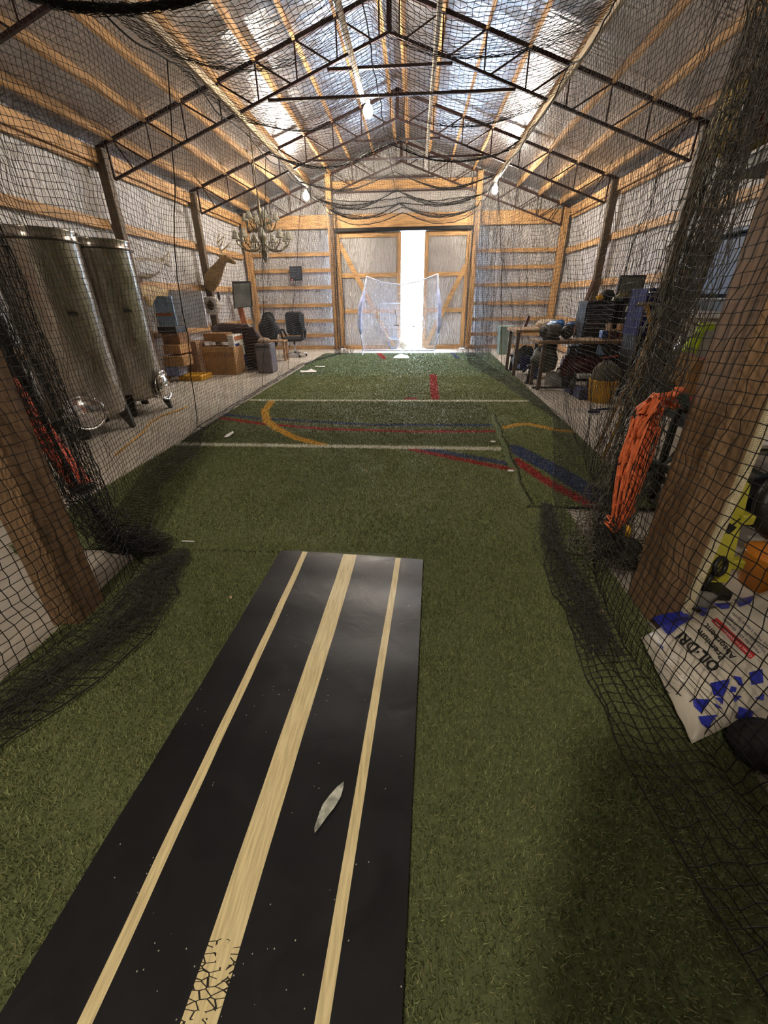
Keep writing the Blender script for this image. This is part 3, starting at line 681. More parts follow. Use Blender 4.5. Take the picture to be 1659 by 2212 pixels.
# ================= left: steel tanks =================
TANK = mat('brushed_steel', sr(186, 180, 170), .27, .9, var=.1, scale=14, st=(1, 1, .2), bump=.12, bdist=.004, rvar=.08)
TANK.node_tree.nodes['Principled BSDF'].inputs['Anisotropic'].default_value = .85; TANK.node_tree.nodes['Principled BSDF'].inputs['Anisotropic Rotation'].default_value = .25
tg_ = TANK.node_tree.nodes.new('ShaderNodeTangent'); tg_.direction_type = 'RADIAL'; tg_.axis = 'Z'; TANK.node_tree.links.new(tg_.outputs[0], TANK.node_tree.nodes['Principled BSDF'].inputs['Tangent'])
DPL = mat('dark_plate', sr(60, 56, 50), .4, .6)
def tank(cx, cy, r, z1, lab, ma, mzz, hs):
    t = thing('steel_tank', lab, 'tank', (cx, cy, 0), 'tall steel tanks')
    z0 = .2
    MB().lathe([(r*.55, z0-.03), (r*.97, z0+.02), (r, z0+.05), (r, z1-.11), (r+.008, z1-.10), (r+.008, z1-.085), (r, z1-.075), (r, z1-.01), (r+.014, z1), (r+.012, z1+.012), (r*.96, z1+.012), (r*.94, z1-.02), (.02, z1-.01)], (cx, cy, 0), 48).build('tank_body', TANK, t)
    MB().tube([(cx+(r+.01)*math.cos(a), cy+(r+.01)*math.sin(a), z1-.09) for a in np.linspace(0, 2*math.pi, 40)[:-1]], .012, 6, True).build('rim_band', DPL, t)
    for k in range(4):
        a = -1.2+k*math.pi/2; c, s = math.cos(a), math.sin(a); q = MB()
        p = [(r*.98, .26), (r*.6, .2), (r*.86, .0), (r*.98, .0)]
        for sg in (-1, 1): pass
        w = .05; vs = []
        for o_ in (-w, w):
            for (rr, z) in [(r*1.0, .30), (r*.7, .24), (r*.98, 0), (r*1.08, 0)]: vs.append((cx+rr*c-s*o_, cy+rr*s+c*o_, z))
        q.add(vs, [(0, 1, 2, 3), (4, 5, 6, 7), (0, 1, 5, 4), (1, 2, 6, 5), (2, 3, 7, 6), (3, 0, 4, 7)]); q.build('leg', DPL, t)
    # oval manhole door
    c, s = math.cos(ma), math.sin(ma); R_ = Vector((c, s, 0)); T_ = Vector((-s, c, 0)); Z_ = Vector((0, 0, 1))
    O = Vector((cx, cy, mzz))+R_*(r+.01)
    rim = [O+T_*.20*math.cos(q)+Z_*.25*hs*math.sin(q)+R_*(.04-.05*abs(math.cos(q))**2) for q in np.linspace(0, 2*math.pi, 28)[:-1]]
    d = MB().tube(rim, .014, 8, True)
    ob = d.build('manhole_door', CHROME, t)
    vs = []; fs = []; n = 24
    for k, (f_, dp) in enumerate(((.93, .02), (.8, .045), (.45, .06), (.02, .065))):
        for i in range(n): q = 2*math.pi*i/n; vs.append(O+T_*.20*f_*math.cos(q)+Z_*.25*hs*f_*math.sin(q)+R_*dp)
    for k in range(3):
        for i in range(n): fs.append((k*n+i, k*n+(i+1) % n, (k+1)*n+(i+1) % n, (k+1)*n+i))
    MB().add(vs, fs, True).build('door_plate', CHROME, ob)
    MB().bar(O-T_*.22+R_*.08, O+T_*.24+R_*.08, .03, .02).tube([O+R_*.06, O+R_*.16], .012).bar(O+R_*.16-T_*.07-Z_*.03, O+R_*.16+T_*.07+Z_*.03, .018, .018).build('clamp_handle', CHROME, ob)
    # sample valve and label plate
    a2 = -.55; P_ = Vector((cx+(r+.01)*math.cos(a2), cy+(r+.01)*math.sin(a2), 1.0))
    MB().box(P_+Vector((0, 0, .35)), (.02, .09, .035), Matrix.Rotation(a2, 3, 'Z')).build('name_plate', DPL, t)
    MB().tube([P_, P_+Vector((.05, -.03, 0)), P_+Vector((.06, -.03, -.05))], .01).build('sample_valve', BRASS, t)
    V_ = Vector((cx, cy, .24))+Vector((math.cos(ma-.5), math.sin(ma-.5), 0))*r
    MB().tube([V_, V_+R_*.10], .025, 10).tube([V_+R_*.10+Z_*.05, V_+R_*.10-Z_*.05], .012, 8).tube([V_+R_*.06, V_+R_*.07+Z_*.06, V_+R_*.14+Z_*.06], .008, 6).build('outlet_valve', CHROME, t)
    return t
tank(-4.05, 4.93, .42, 2.12, 'tall brushed steel tank nearer the camera with its oval door facing us', -1.0, OY(200, 890, 4.6).z, .75)
tank(-4.12, 6.0, .42, 2.14, 'tall brushed steel tank farther back with its oval door seen edge on', .1, OY(356, 833, 6.0).z, .8)
# hose on the floor
pts = [G(*p) for p in ((250, 985), (280, 960), (310, 935), (325, 915), (350, 900), (385, 888), (405, 880))]
tag(MB().tube([(p.x, p.y, .012) for p in pts], .009, 6).build('hose', YEL), 'thin yellow hose curling on the concrete by the tank feet', 'hose')

# orange ladder leaning beyond the left post
ld = thing('step_ladder', 'orange folded ladder with black feet leaning beyond the left post', 'ladder', (-2.8, 3.05, 0))
A1 = G(190, 1046, .05); A2 = G(165, 1050, .05); T1_ = G(35, 835, .8); dv = (T1_-A1)*1.7; off = (A2-A1)*1.1
for o_ in (Vector((0, 0, 0)), off):
    MB().bar(A1+o_, A1+o_+dv, .035, .085, (0, 1, 0), .006).build('rail', ORED, ld)
    MB().box(A1+o_+Vector((0, 0, -.02)), (.07, .1, .06), None, .01).build('foot', BLACK, ld)
for k in range(1, 6):
    c = A1+dv*k/6; MB().bar(c, c+off, .03, .03).build('rung', ORED, ld)

# ================= left wall things =================
def relief(name, m, px, X, depth, parent):
    P = [OX(u, v, X) for u, v in px]; c = sum(P, Vector())/len(P); n = len(P); vs = []
    for f_, d in ((1, 0), (1, depth*.3), (.86, depth*.75), (.6, depth)):
        vs += [Vector((X+d, c.y+(p.y-c.y)*f_, c.z+(p.z-c.z)*f_)) for p in P]
    fs = [tuple(range(n))]
    for k in range(3): fs += [(k*n+i, k*n+(i+1) % n, (k+1)*n+(i+1) % n, (k+1)*n+i) for i in range(n)]
    fs += [tuple(range(3*n, 4*n))]
    return MB().add(vs, fs, False).build(name, m, parent)
fi = thing('fish_mount', 'mounted fish with forked tail on the left wall beside the tanks', 'fish', OX(320, 600, -5.0))
FISH = mat('fish_skin', sr(150, 140, 122), .4, var=.2, scale=12)
relief('fish_body', FISH, [(270, 556), (290, 556), (318, 558), (340, 561), (352, 558), (356, 566), (345, 573), (340, 588), (332, 596), (318, 602), (300, 602), (272, 598)], -5.03, .12, fi)
relief('tail_fin', FISH, [(350, 558), (364, 545), (363, 560), (367, 578), (353, 570)], -5.03, .04, fi)
relief('wooden_plaque', mat('plaque_wood', sr(160, 134, 84), .6), [(302, 616), (330, 618), (365, 624), (360, 641), (336, 641), (323, 665), (312, 645), (300, 640)], -5.0, .05, fi)
def limb(name, m, pts, rad, parent, n=12, Y=None):
    P = [OY(u, v, (Y[i] if isinstance(Y, (list, tuple)) else Y)) for i, (u, v) in enumerate(pts)]
    return MB().tube(P, rad, n).build(name, m, parent)
de = thing('deer_mount', 'mounted deer head with branching antlers on the left wall post', 'deer head', OY(455, 620, 10.95))
q = MB(); P = [OY(u, v, Y) for u, v, Y in ((452, 622, 11.0), (458, 604, 10.95), (467, 588, 10.9), (476, 573, 10.85), (482, 562, 10.8), (489, 558, 10.8), (497, 562, 10.8), (504, 566, 10.8), (509, 568, 10.8))]
q.tube(P, [.13, .18, .15, .105, .085, .08, .062, .045, .03], 14)
q.build('deer_head', TAN, de)
for dy in (0, .12):
    limb('antler', BONE, [(483, 550), (476, 540), (470, 526), (471, 512), (477, 504)], [.022, .02, .018, .014, .006], de, 7, 10.85+dy)
    for tn in ([(474, 534), (481, 522), (484, 511)], [(470, 524), (480, 514), (486, 506)], [(478, 542), (490, 534), (500, 531)], [(484, 538), (494, 528), (499, 520)]):
        limb('antler_tine', BONE, tn, [.014, .01, .004], de, 6, 10.85+dy)
    P = [OY(478, 556, 10.8+dy), OY(468, 550, 10.8+dy)]; MB().tube(P, [.03, .012], 8).build('ear', TAN, de)
c = OY(461, 660, 11.06)
rg = MB(); Mx = Matrix.Rotation(math.pi/2, 3, 'X')
rg.lathe([(.1, .0), (.18, .0), (.2, .02), (.2, .2), (.18, .22), (.12, .22), (.105, .2), (.1, .02)], c+Vector((0, 0, 0)), 28, Mx)
tg = thing('ring_target', 'round whitish drum with a dark hole fixed to the post below the deer', 'drum', c)
rg.build('drum_shell', mat('pale_felt', sr(176, 170, 160), .8, scale=30, var=.15), tg)
MB().lathe([(.1, .1), (.098, .12)], c, 20, Mx).build('dark_hole', mat('dark_wicker', sr(92, 76, 44), .8), tg)
tag(MB().tube([OY(472, 630, 10.95), OY(473, 642, 10.95), OY(474, 650, 10.95)], [.03, .035, .012], 8).build('glove', BLACK), 'small dark glove hanging beside the round drum', 'glove')
# panels leaning and boards
pbox('insulation_panel', mat('bright_foil_panel', sr(214, 214, 220), .35, .3, var=.08, scale=6, st=(3, 3, 1), bump=.4, bdist=.02), 'bright pale panel leaning on the left wall behind the cartons', 'panel', 366, 628, 442, 708, 9.55, .04, .004)
pbox('wall_panel', mat('pale_blue_panel', sr(150, 180, 214), .5, .1), 'pale blue panel beside the second tank', 'panel', 326, 640, 376, 704, 8.9, .04, .004)
pbox('bracket_shelf', mat('tan_board', sr(176, 112, 72), .6), 'small brown strip on the pale blue panel', 'strip', 330, 676, 372, 683, 8.86, .02, .002)
pbox('dark_tray', DGREY, 'dark tray on top of the small wooden crates', 'tray', 340, 706, 380, 720, 8.35, .45)
pbox('wooden_crate', mat('crate_wood', sr(128, 90, 54), .7), 'brown wooden crate under the dark tray', 'crate', 350, 720, 387, 745, 8.35, .45)
pbox('cardboard_box', CARD, 'flat cardboard box below the brown crate left of the big cartons', 'box', 352, 745, 389, 765, 8.3, .45)
pbox('wooden_plank', PX, 'short pale plank end on a striped box', 'plank', 353, 770, 396, 792, 8.2, .4)
pbox('striped_box', mat('blue_white_box', sr(150, 160, 190), .6, st=(12, 1, 1), scale=5, col2=sr(70, 84, 140)), 'blue and white box on the floor beside the second tank', 'box', 357, 792, 386, 812, 8.25, .35)
pbox('floor_mat', YEL, 'yellow folded mat on the floor in front of the cartons', 'mat', 386, 812, 436, 828, 8.45, .5)
pbox('tall_carton', mat('brown_carton', sr(150, 120, 96), .8), 'tall dull brown carton between the crates and the big cardboard box', 'box', 392, 738, 430, 812, 9.0, .4)
# cartons
bx = thing('cardboard_box', 'largest brown cardboard box on the floor by the brown chair', 'box', OY(475, 810, 9.2))
a, b, c_, d = ext(434, 750, 508, 808, 9.2); MB().bb((a, 9.2, 0), (b, 9.75, d), .01).build('box_body', CARD, bx)
MB().bb((a-.01, 9.18, d-.10), (b+.01, 9.2, d), .002).build('box_flap', mat('box_flap', sr(186, 146, 98), .85), bx)
pbox('cardboard_box', mat('dark_carton', sr(152, 112, 70), .85), 'smaller cardboard box standing on the largest brown box', 'box', 440, 720, 490, 747, 9.35, .35, zmin=.66)
pbox('paper_pack', WHITE, 'white paper pack lying on the largest brown box', 'pack', 440, 738, 456, 743, 9.25, .08, zmin=.665)
pc = thing('printed_carton', 'white and navy printed carton between the brown box and the brown chair', 'box', OY(505, 800, 9.4))
a, b, c_, d = ext(508, 722, 520, 800, 9.6); MB().bb((a, 9.3, 0), (b, 9.95, d), .01).build('carton_body', WHITE, pc)
for k, (y0, y1, z0, z1, mm_) in enumerate(((9.36, 9.6, .42, .62, NAVY), (9.62, 9.9, .1, .36, NAVY), (9.34, 9.55, .08, .3, NAVY), (9.36, 9.9, .68, d-.03, mat('carton_orange', sr(190, 120, 80), .6)))):
    MB().bb((b, y0, z0), (b+.004, y1, z1)).build('printed_panel', mm_, pc)
# brown chair
so = thing('recliner', 'dark brown recliner turned away with a ribbed back', 'chair', (-3.95, 10.2, 0))
a0 = OY(515, 795, 9.9); a1 = OY(577, 792, 9.9); b0 = OY(508, 706, 9.9); b1 = OY(548, 706, 9.9)
def rb(s, t):
    e0 = a0.lerp(a1, s); e1 = b0.lerp(b1, s); p = e0.lerp(e1, t); return (p.x, p.y-.035*abs(math.sin(t*math.pi*13))-.03*math.sin(math.pi*s), max(.03, p.z))
MB().grid(rb, 14, 104).build('ribbed_back', BROWN, so)
MB().bb((a0.x+.02, 9.93, .05), (a1.x-.02, 10.5, .62), .06).build('seat_body', BROWN, so)
MB().tube([OY(462, 712, 10.2), OY(480, 708, 10.1), OY(508, 710, 10.0), OY(535, 710, 9.98), OY(552, 724, 10.0), OY(566, 750, 10.05)], [.08, .1, .11, .11, .1, .08], 14).build('top_roll', BROWN, so)
MB().tube([OY(552, 730, 10.25), OY(566, 756, 10.25), OY(576, 790, 10.25)], [.1, .1, .08], 12).build('armrest', BROWN, so)
# tote, stool, office chair, bag
tt = thing('storage_tote', 'grey storage tote with cloth on top, right of the brown recliner', 'tote', OY(570, 790, 9.4))
a, b, c_, d = ext(552, 742, 585, 792, 9.4); MB().bb((a, 9.4, 0), (b, 9.8, d), .02).build('tote_body', mat('grey_tote', sr(112, 102, 104), .5), tt)
MB().bb((a+.03, 9.39, d-.09), (b-.03, 9.4, d-.05)).build('tote_handle', DGREY, tt)
MB().ball(((a+b)/2, 9.6, d+.03), .15, 12, (1, 1, .5)).build('folded_cloth', mat('beige_cloth', sr(170, 150, 130), .9), tt)
sl = thing('wooden_stool', 'low wooden stool in front of the black office chair', 'stool', OY(600, 778, 11.4))
a, b, c_, d = ext(582, 736, 616, 776, 11.4); z = d
MB().bb((a, 11.4, z-.04), (b, 11.75, z), .008).build('seat', PX, sl)
for x in (a+.04, b-.04):
    for y in (11.44, 11.7): MB().bb((x-.025, y-.025, 0), (x+.025, y+.025, z-.04)).build('leg', PZ, sl)
tag(MB().tube([OY(600, 738, 11.5), OY(601, 728, 11.5), OY(601, 722, 11.5)], [.035, .03, .012], 10).build('bottle', LGREY), 'pale bottle standing on the wooden stool', 'bottle')
oc = thing('office_chair', 'black padded office chair on a chrome star base by the end wall', 'chair', (-3.22, 12.4, 0))
X0 = OY(636, 730, 12.4).x; 
MB().bb((X0-.27, 12.55, .55), (X0+.27, 12.72, 1.16), .09).build('backrest', BFAB, oc)
MB().bb((X0-.2, 12.5, .86), (X0+.2, 12.58, 1.16), .05).build('head_pad', BFAB, oc)
MB().bb((X0-.28, 12.1, .42), (X0+.28, 12.6, .54), .05).build('seat', BFAB, oc)
for s_ in (-1, 1): MB().tube([(X0+s_*.26, 12.55, .5), (X0+s_*.32, 12.5, .7), (X0+s_*.32, 12.2, .72), (X0+s_*.27, 12.15, .5)], .03, 8).build('armrest', BPLAS, oc)
MB().cyl((X0, 12.35, .1), (X0, 12.35, .44), .03).build('gas_lift', CHROME, oc)
for k in range(5):
    a = k*1.257+.3; e_ = Vector((X0+.3*math.cos(a), 12.35+.3*math.sin(a), .08)); l_ = MB().tube([(X0, 12.35, .12), e_], [.025, .015], 8).build('base_arm', CHROME, oc)
    MB().ball(e_-Vector((0, 0, .045)), .032, 8).build('caster', BPLAS, l_)
def lump(name, m, lab, cat, u, v, Y, r, sc, seed, parent=None, amp=.3, zc=None):
    rs = np.random.RandomState(seed); c = OY(u, v, Y) if zc is None else Vector((OY(u, v, Y).x, Y, zc)); ph = rs.uniform(0, 6, 8)
    def f(s, t):
        a, b = s*2*math.pi, (t-.5)*math.pi; k = r*(1+amp*(.5*math.sin(3*a+ph[0]+2*b)+.35*math.sin(5*b+ph[1])*math.cos(2*a+ph[3])+.25*math.sin(7*a+ph[2])*math.cos(b*3)))
        return (c.x+k*math.cos(a)*math.cos(b)*sc[0], c.y+k*math.sin(a)*math.cos(b)*sc[1], max(.012, c.z+k*math.sin(b)*sc[2]))
    o = MB().grid(f, 24, 14).build(name, m, parent)
    if parent is None: tag(o, lab, cat)
    return o
lump('duffel_bag', BFAB, 'slumped black bag heap left of the office chair', 'bag', 583, 712, 12.2, .25, (1, .8, 1.5), 3)
tag(MB().tube([OY(572, 740, 12.0), OY(590, 700, 12.2), OY(600, 690, 12.3)], .012, 6).build('metal_pole', GREY), 'thin grey pole sticking out of the black bag heap', 'pole')
tag(MB().bar((OY(532, 705, 12.9).x+.05, 12.9, .01), OY(518, 662, 12.9), .16, .03, (0, 1, 0)).build('brown_plank', mat('redwood', sr(160, 96, 62), .6)), 'reddish plank standing under the television', 'plank')
tv = thing('wall_television', 'flat grey-black television tilted on the left of the corner post', 'television', OY(520, 636, 12.6))
c = [OY(501, 608, 12.5), OY(540, 607, 12.7), OY(545, 662, 12.7), OY(505, 667, 12.5)]
MB().add(c+[p+Vector((0, .06, 0)) for p in c], [(0, 1, 2, 3), (4, 5, 6, 7), (0, 1, 5, 4), (1, 2, 6, 5), (2, 3, 7, 6), (3, 0, 4, 7)]).build('frame', BPLAS, tv)
cc_ = sum(c, Vector())/4; c2 = [cc_+(p-cc_)*.9+Vector((0, -.006, -.02)) for p in c]
MB().add(c2, [(0, 1, 2, 3)]).build('screen', mat('screen_glass', sr(96, 98, 96), .2, var=.25, scale=2), tv)
mo = thing('wall_monitor', 'small black screen mounted on the end wall left of the doors', 'screen', OY(640, 590, 14.1))
a, b, c_, d = ext(626, 575, 652, 606, 14.08); MB().bb((a, 14.08, c_), (b, 14.14, d), .008).build('frame', BPLAS, mo)
MB().bb((a+.02, 14.072, c_+.03), (b-.02, 14.08, d-.03)).build('screen', mat('dark_screen', sr(44, 48, 60), .3), mo)
MB().box((a+.06, 14.065, c_+.02), (.02, .01, .02)).build('power_light', mat('red_led', (1, .1, .05), emit=((1, .1, .05), 3)), mo)
# chandelier
CX, CY = OY(566, 500, 9.6).x, 9.6
ch = thing('chandelier', 'ornate aged chandelier with many small shades hanging before the left corner', 'chandelier', (CX, CY, 2.15))
MB().lathe([(.005, 2.12), (.04, 2.18), (.07, 2.28), (.03, 2.36), (.05, 2.48), (.09, 2.56), (.03, 2.66), (.025, 2.9), (.05, 2.98), (.02, 3.05), (.012, 3.3)], (CX, CY, 0), 14).build('stem', BRASS, ch)
MB().cyl((CX, CY, 3.2), (CX, CY, roofz(CX)-.02), .012, n=8).build('hanging_rod', BRASS, ch)
for n_, R_, z_, hs in ((9, .52, 2.50, .16), (6, .30, 2.82, .14)):
    for k in range(n_):
        a = 2*math.pi*k/n_+.2*R_; c, s = math.cos(a), math.sin(a)
        P = [(CX+c*r, CY+s*r, z) for r, z in ((.03, z_-.05), (R_*.35, z_-.17), (R_*.7, z_-.16), (R_*.95, z_-.06), (R_, z_))]
        ar = MB().tube(P, .013, 7).tube([(CX+c*R_*.5, CY+s*R_*.5, z_-.17), (CX+c*R_*.45, CY+s*R_*.45, z_-.05), (CX+c*R_*.6, CY+s*R_*.6, z_+.02), (CX+c*R_*.68, CY+s*R_*.68, z_-.06)], .009, 6).build('arm', BRASS, ch)
        MB().lathe([(.075, z_+.02), (.072, z_+.03), (.035, z_+hs), (.03, z_+hs)], (CX+c*R_, CY+s*R_, 0), 12).build('lamp_shade', SHADE, ar)

# ================= centre: rebounder, plate, balls =================
WT = mat('white_tube', sr(206, 216, 240), .4); NW = mat('white_net_cord', sr(226, 232, 250), .6, bump=0)
PAD = mat('pale_blue_pad', sr(176, 188, 232), .6)
rbn = thing('pitching_net', 'white framed pitching net standing in front of the sliding doors', 'net', (-.42, 13.1, 0))
Yr = 12.75
def ry(u, v, dy=0): return OY(u, v, Yr+dy)
TL, TR_, BL, BR = ry(792, 597), ry(946, 591), ry(786, 757), ry(938, 757)
Rf = MB().tube([ry(776, 757, 0)+Vector((.08, 0, 0)), BL, ry(775, 705), ry(776, 660), ry(786, 628), TL], .016, 8).build('frame_tube', WT, rbn)
MB().tube([BR, ry(950, 715), ry(952, 660), ry(947, 628), TR_], .016, 8).build('frame_tube', WT, rbn)
MB().tube([TL, ry(826, 610), ry(866, 615), ry(906, 608), TR_], .014, 8).build('top_bow', WT, rbn)
MB().tube([BL, BR], .016, 8).build('base_bar', WT, rbn)
for p in (BL, BR): MB().tube([p, (p.x, p.y-.45, .03)], .014, 8).build('foot_bar', WT, rbn)
for pts in ([(789, 628), (778, 662), (776, 700), (780, 722)], [(947, 626), (950, 662), (949, 700), (946, 720)]):
    MB().tube([ry(u, v, -.02) for u, v in pts], [.03, .06, .06, .03], 10).build('side_pad', PAD, rbn)
def rn(s, t):
    top = [TL, ry(826, 610), ry(866, 615), ry(906, 608), TR_]; k = min(3, int(s*4)); tp = top[k].lerp(top[k+1], s*4-k)
    lb = [BL, ry(776, 705), ry(777, 660), TL]; rb_ = [BR, ry(949, 715), ry(950, 660), TR_]; k = min(2, int(t*3))
    l = lb[k].lerp(lb[k+1], t*3-k); r = rb_[k].lerp(rb_[k+1], t*3-k)
    zz = BL.z+(tp.z-BL.z)*t; return (l.x+(r.x-l.x)*s, Yr+.22*math.sin(math.pi*s)*math.sin(math.pi*t), zz)
Pn = np.array([[rn(i/56, j/54) for j in range(55)] for i in range(57)])
v, f = net_geo(Pn, .004); rel(np_mesh('net_mesh', v, f, NW), rbn)
# inner strike pocket
sp = [ry(823, 655, .25), ry(866, 655, .25), ry(905, 655, .25), ry(918, 700, .3), ry(905, 735, .3), ry(866, 733, .3), ry(843, 733, .3), ry(822, 705, .3)]
MB().tube(sp, .01, 6, True).build('strike_zone_frame', WT, rbn)
def pk(s, t):
    a, b = ry(826, 657, .28), ry(912, 732, .28); return (a.x+(b.x-a.x)*s, Yr+.3+.25*math.sin(math.pi*s)*(1-t*.3), a.z+(b.z-a.z)*t)
Pn = np.array([[pk(i/30, j/24) for j in range(25)] for i in range(31)]); v, f = net_geo(Pn, .002); rel(np_mesh('pocket_mesh', v, f, NW), rbn)
for (u, v0, v1) in ((853, 668, 702), (888, 672, 704)):
    MB().tube([ry(u, v0, .1), ry(u+3, (v0+v1)/2, .1), ry(u+3, v1, .1)], .008, 6).tube([ry(u-3, v1, .1), ry(u+9, v1+1, .1)], .012, 6).build('strap', BLACK, rbn)
hp = [G(u, v).xy for u, v in ((850, 776), (884, 776), (881, 771), (866, 767), (852, 772))]
o = MB().prism([tuple(p) for p in hp], .012, 'z', .022).build('home_plate', WHITE); tag(o, 'white home plate lying on the far end of the turf', 'home plate')
c = G(850, 757); tag(MB().tube([(c.x+.16*math.cos(a), c.y+.3, .2+.16*math.sin(a)) for a in np.linspace(0, 2*math.pi, 20)[:-1]], .014, 6, True).build('hoop', LBLUE), 'pale blue hoop behind the pitching net', 'hoop')
c = G(871, 757); tag(MB().ball((c.x, c.y+.15, .14), .12, 14).build('ball', mat('tan_ball', sr(170, 160, 140), .6)), 'tan ball on the floor behind the pitching net', 'ball')
# white scraps on the turf
for i, (pts, lab) in enumerate((([(483, 944), (489, 938), (503, 930), (505, 934), (494, 942)], 'white strip scrap on the turf between the two white lines at left'),
     ([(648, 800), (664, 800), (672, 796), (684, 801), (682, 803), (650, 804)], 'white paper scrap at the far left edge of the turf'), ([(680, 790), (702, 790), (702, 792), (680, 791.5)], 'thin white strip on the far turf left of the middle'),
     ([(655, 783), (676, 778), (677, 780), (660, 785)], 'curled white scrap beside the far left turf edge'), ([(392, 1166), (418, 1167), (420, 1170), (417, 1169), (393, 1168)], 'thin white cord scrap on the turf near the middle left'))):
    P = [G(u, v, .042) for u, v in pts]; n = len(P)
    o = MB().prism([(p.x, p.y) for p in P], .003, 'z', .035).build('paper_scrap', WHITE); tag(o, lab, 'scrap')
for u, v, lab in ((1299, 1321, 'pale round chip on the turf near the right post'), (499, 1291, 'tiny tan chip on the turf left of the mat'), (792, 1018, 'tiny white chip in the middle of the turf')):
    c = G(u, v, .035); tag(MB().ball((c.x, c.y, .036), .008 if u < 1200 else .011, 8).build('wood_chip', mat('chip', sr(226, 190, 150), .7)), lab, 'chip')
for u, v, lab in ((1065, 954, 'upper white plastic bit on the turf seam'), (1103, 1017, 'lower white plastic bit on the turf seam')):
    c = G(u, v, .035); tag(MB().box((c.x, c.y, .036), (.05, .03, .01)).build('plastic_bit', WHITE), lab, 'scrap')
# ================= right side =================
bn_ = thing('workbench', 'long wooden workbench on brown metal legs along the right wall', 'workbench', (2.9, 7.9, 0))
BM = mat('rusty_leg', sr(110, 92, 76), .6, .3)
bz0 = .80
MB().bb((2.08, 7.5, bz0-.05), (3.85, 8.15, bz0), .005).build('bench_top', mat('bench_wood', sr(150, 122, 92), .7, st=(.6, 8, 8), scale=4), bn_)
for x in (2.2, 3.7):
    for y in (7.58, 8.07): MB().bb((x-.03, y-.03, 0), (x+.03, y+.03, bz0-.05)).build('leg', BM, bn_)
MB().bb((2.1, 7.56, .02), (3.8, 7.60, .05)).build('foot_rail', BLACK, bn_)
b2 = thing('workbench', 'farther wooden bench behind the first one', 'workbench', (2.5, 9.4, 0))
MB().bb((2.0, 8.9, .83), (3.6, 9.8, .88), .005).build('bench_top', PX, b2)
for x in (2.07, 3.5):
    for y in (8.97, 9.7): MB().bb((x-.03, y-.03, 0), (x+.03, y+.03, .83)).build('leg', BM, b2)
def stuffbox(*a, **k): return pbox(*a, **k)
# things on bench one
vs_ = thing('electric_motor', 'grey cylindrical motor on the left end of the workbench', 'motor', (2.35, 7.8, bz0))
c = OY(1190, 718, 7.75)
MB().tube([(c.x-.13, 7.7, bz0+.13), (c.x+.13, 7.85, bz0+.13)], .11, 18).build('motor_body', GREY, vs_)
MB().tube([(c.x-.16, 7.68, bz0+.13), (c.x-.13, 7.7, bz0+.13)], .07, 14).build('end_cap', DGREY, vs_)
MB().bb((c.x-.14, 7.66, bz0), (c.x+.14, 7.9, bz0+.04)).build('base_plate', DGREY, vs_)
tag(MB().ball((c.x+.3, 7.85, bz0+.11), .11, 12, (1, 1, 1)).build('gear_housing', DGREY), 'dark round gear housing beside the grey motor', 'machine part')
lump('blue_tarp', LBLUE, 'crumpled bright blue tarp on the farther bench', 'tarp', 1203, 702, 9.2, .16, (1.1, 1, .5), 8, zc=.95)
lump('blue_tarp', mat('dull_blue_tarp', sr(30, 86, 150), .5), 'second crumpled blue tarp nearer the tool chest', 'tarp', 1240, 704, 9.25, .16, (1.3, 1, .4), 9, zc=.94)
lump('cloth_bundle', mat('pale_cloth', sr(214, 196, 176), .9), 'pale crumpled cloth on the farther bench behind the tarp', 'cloth', 1185, 695, 9.5, .17, (1.3, 1, .5), 10, zc=.95)
tag(MB().bar(OY(1134, 706, 9.3), OY(1143, 682, 9.3), .05, .05).build('mallet', mat('dark_handle', sr(110, 64, 50), .6)), 'brown mallet handle sticking up on the farther bench', 'tool')
tag(MB().bar(OY(1238, 724, 8.75)+Vector((0, 0, .0)), OY(1284, 604, 8.95), .06, .05).build('steel_pipe', mat('rust_pipe', sr(104, 66, 52), .6)), 'long rusty pipe leaning against the right wall post', 'pipe')
# tool chest
tc_ = thing('tool_chest', 'tall black tool chest with silver drawer edges behind the workbench', 'tool chest', (3.4, 8.6, 0))
a, b, c_, d = ext(1263, 650, 1320, 728, 8.4)
MB().bb((a, 8.4, 0), (b+.12, 8.85, d), .01).build('chest_body', BPLAS, tc_)
TRIM = mat('silver_trim', sr(196, 200, 206), .25, .8)
zz = [d-.06-.075*k for k in range(6)]+[d-.68]
for k, z in enumerate(zz):
    h = .07 if k < 5 else .2
    dr = MB().bb((a+.02, 8.385, z-h+.008), (b-.005, 8.4, z)).build('drawer', DGREY, tc_); MB().bb((a+.02, 8.37, z-.012), (b-.005, 8.385, z+.002)).build('drawer_pull', TRIM, dr)
tc2 = thing('tool_cabinet', 'wide black cabinet right of the silver trimmed drawers', 'cabinet', (3.85, 8.3, 0))
a2, b2_, c_, d2 = ext(1318, 652, 1400, 736, 8.2)
MB().bb((b+.14, 8.25, 0), (b2_, 8.8, d2), .02).build('cabinet_body', BPLAS, tc2)
MB().bb((b+.2, 8.235, .5), (b2_-.05, 8.25, d2-.1)).build('cabinet_door', mat('black_door', sr(22, 24, 22), .3), tc2)
cs = thing('open_case', 'open dark tool case with its grey lid raised on top of the cabinet', 'case', (3.7, 8.5, d2))
a3, b3, c3, d3 = ext(1336, 594, 1392, 640, 8.6)
MB().bb((a3, 8.6, d2+.02), (b3, 8.66, d3), .01).build('case_lid', DGREY, cs)
MB().bb((a3+.04, 8.59, d2+.07), (b3-.04, 8.6, d3-.04)).build('lid_lining', mat('lid_grey', sr(116, 122, 110), .6), cs)
MB().bb((a3, 8.3, d2), (b3, 8.6, d2+.08), .01).build('case_tray', BPLAS, cs)
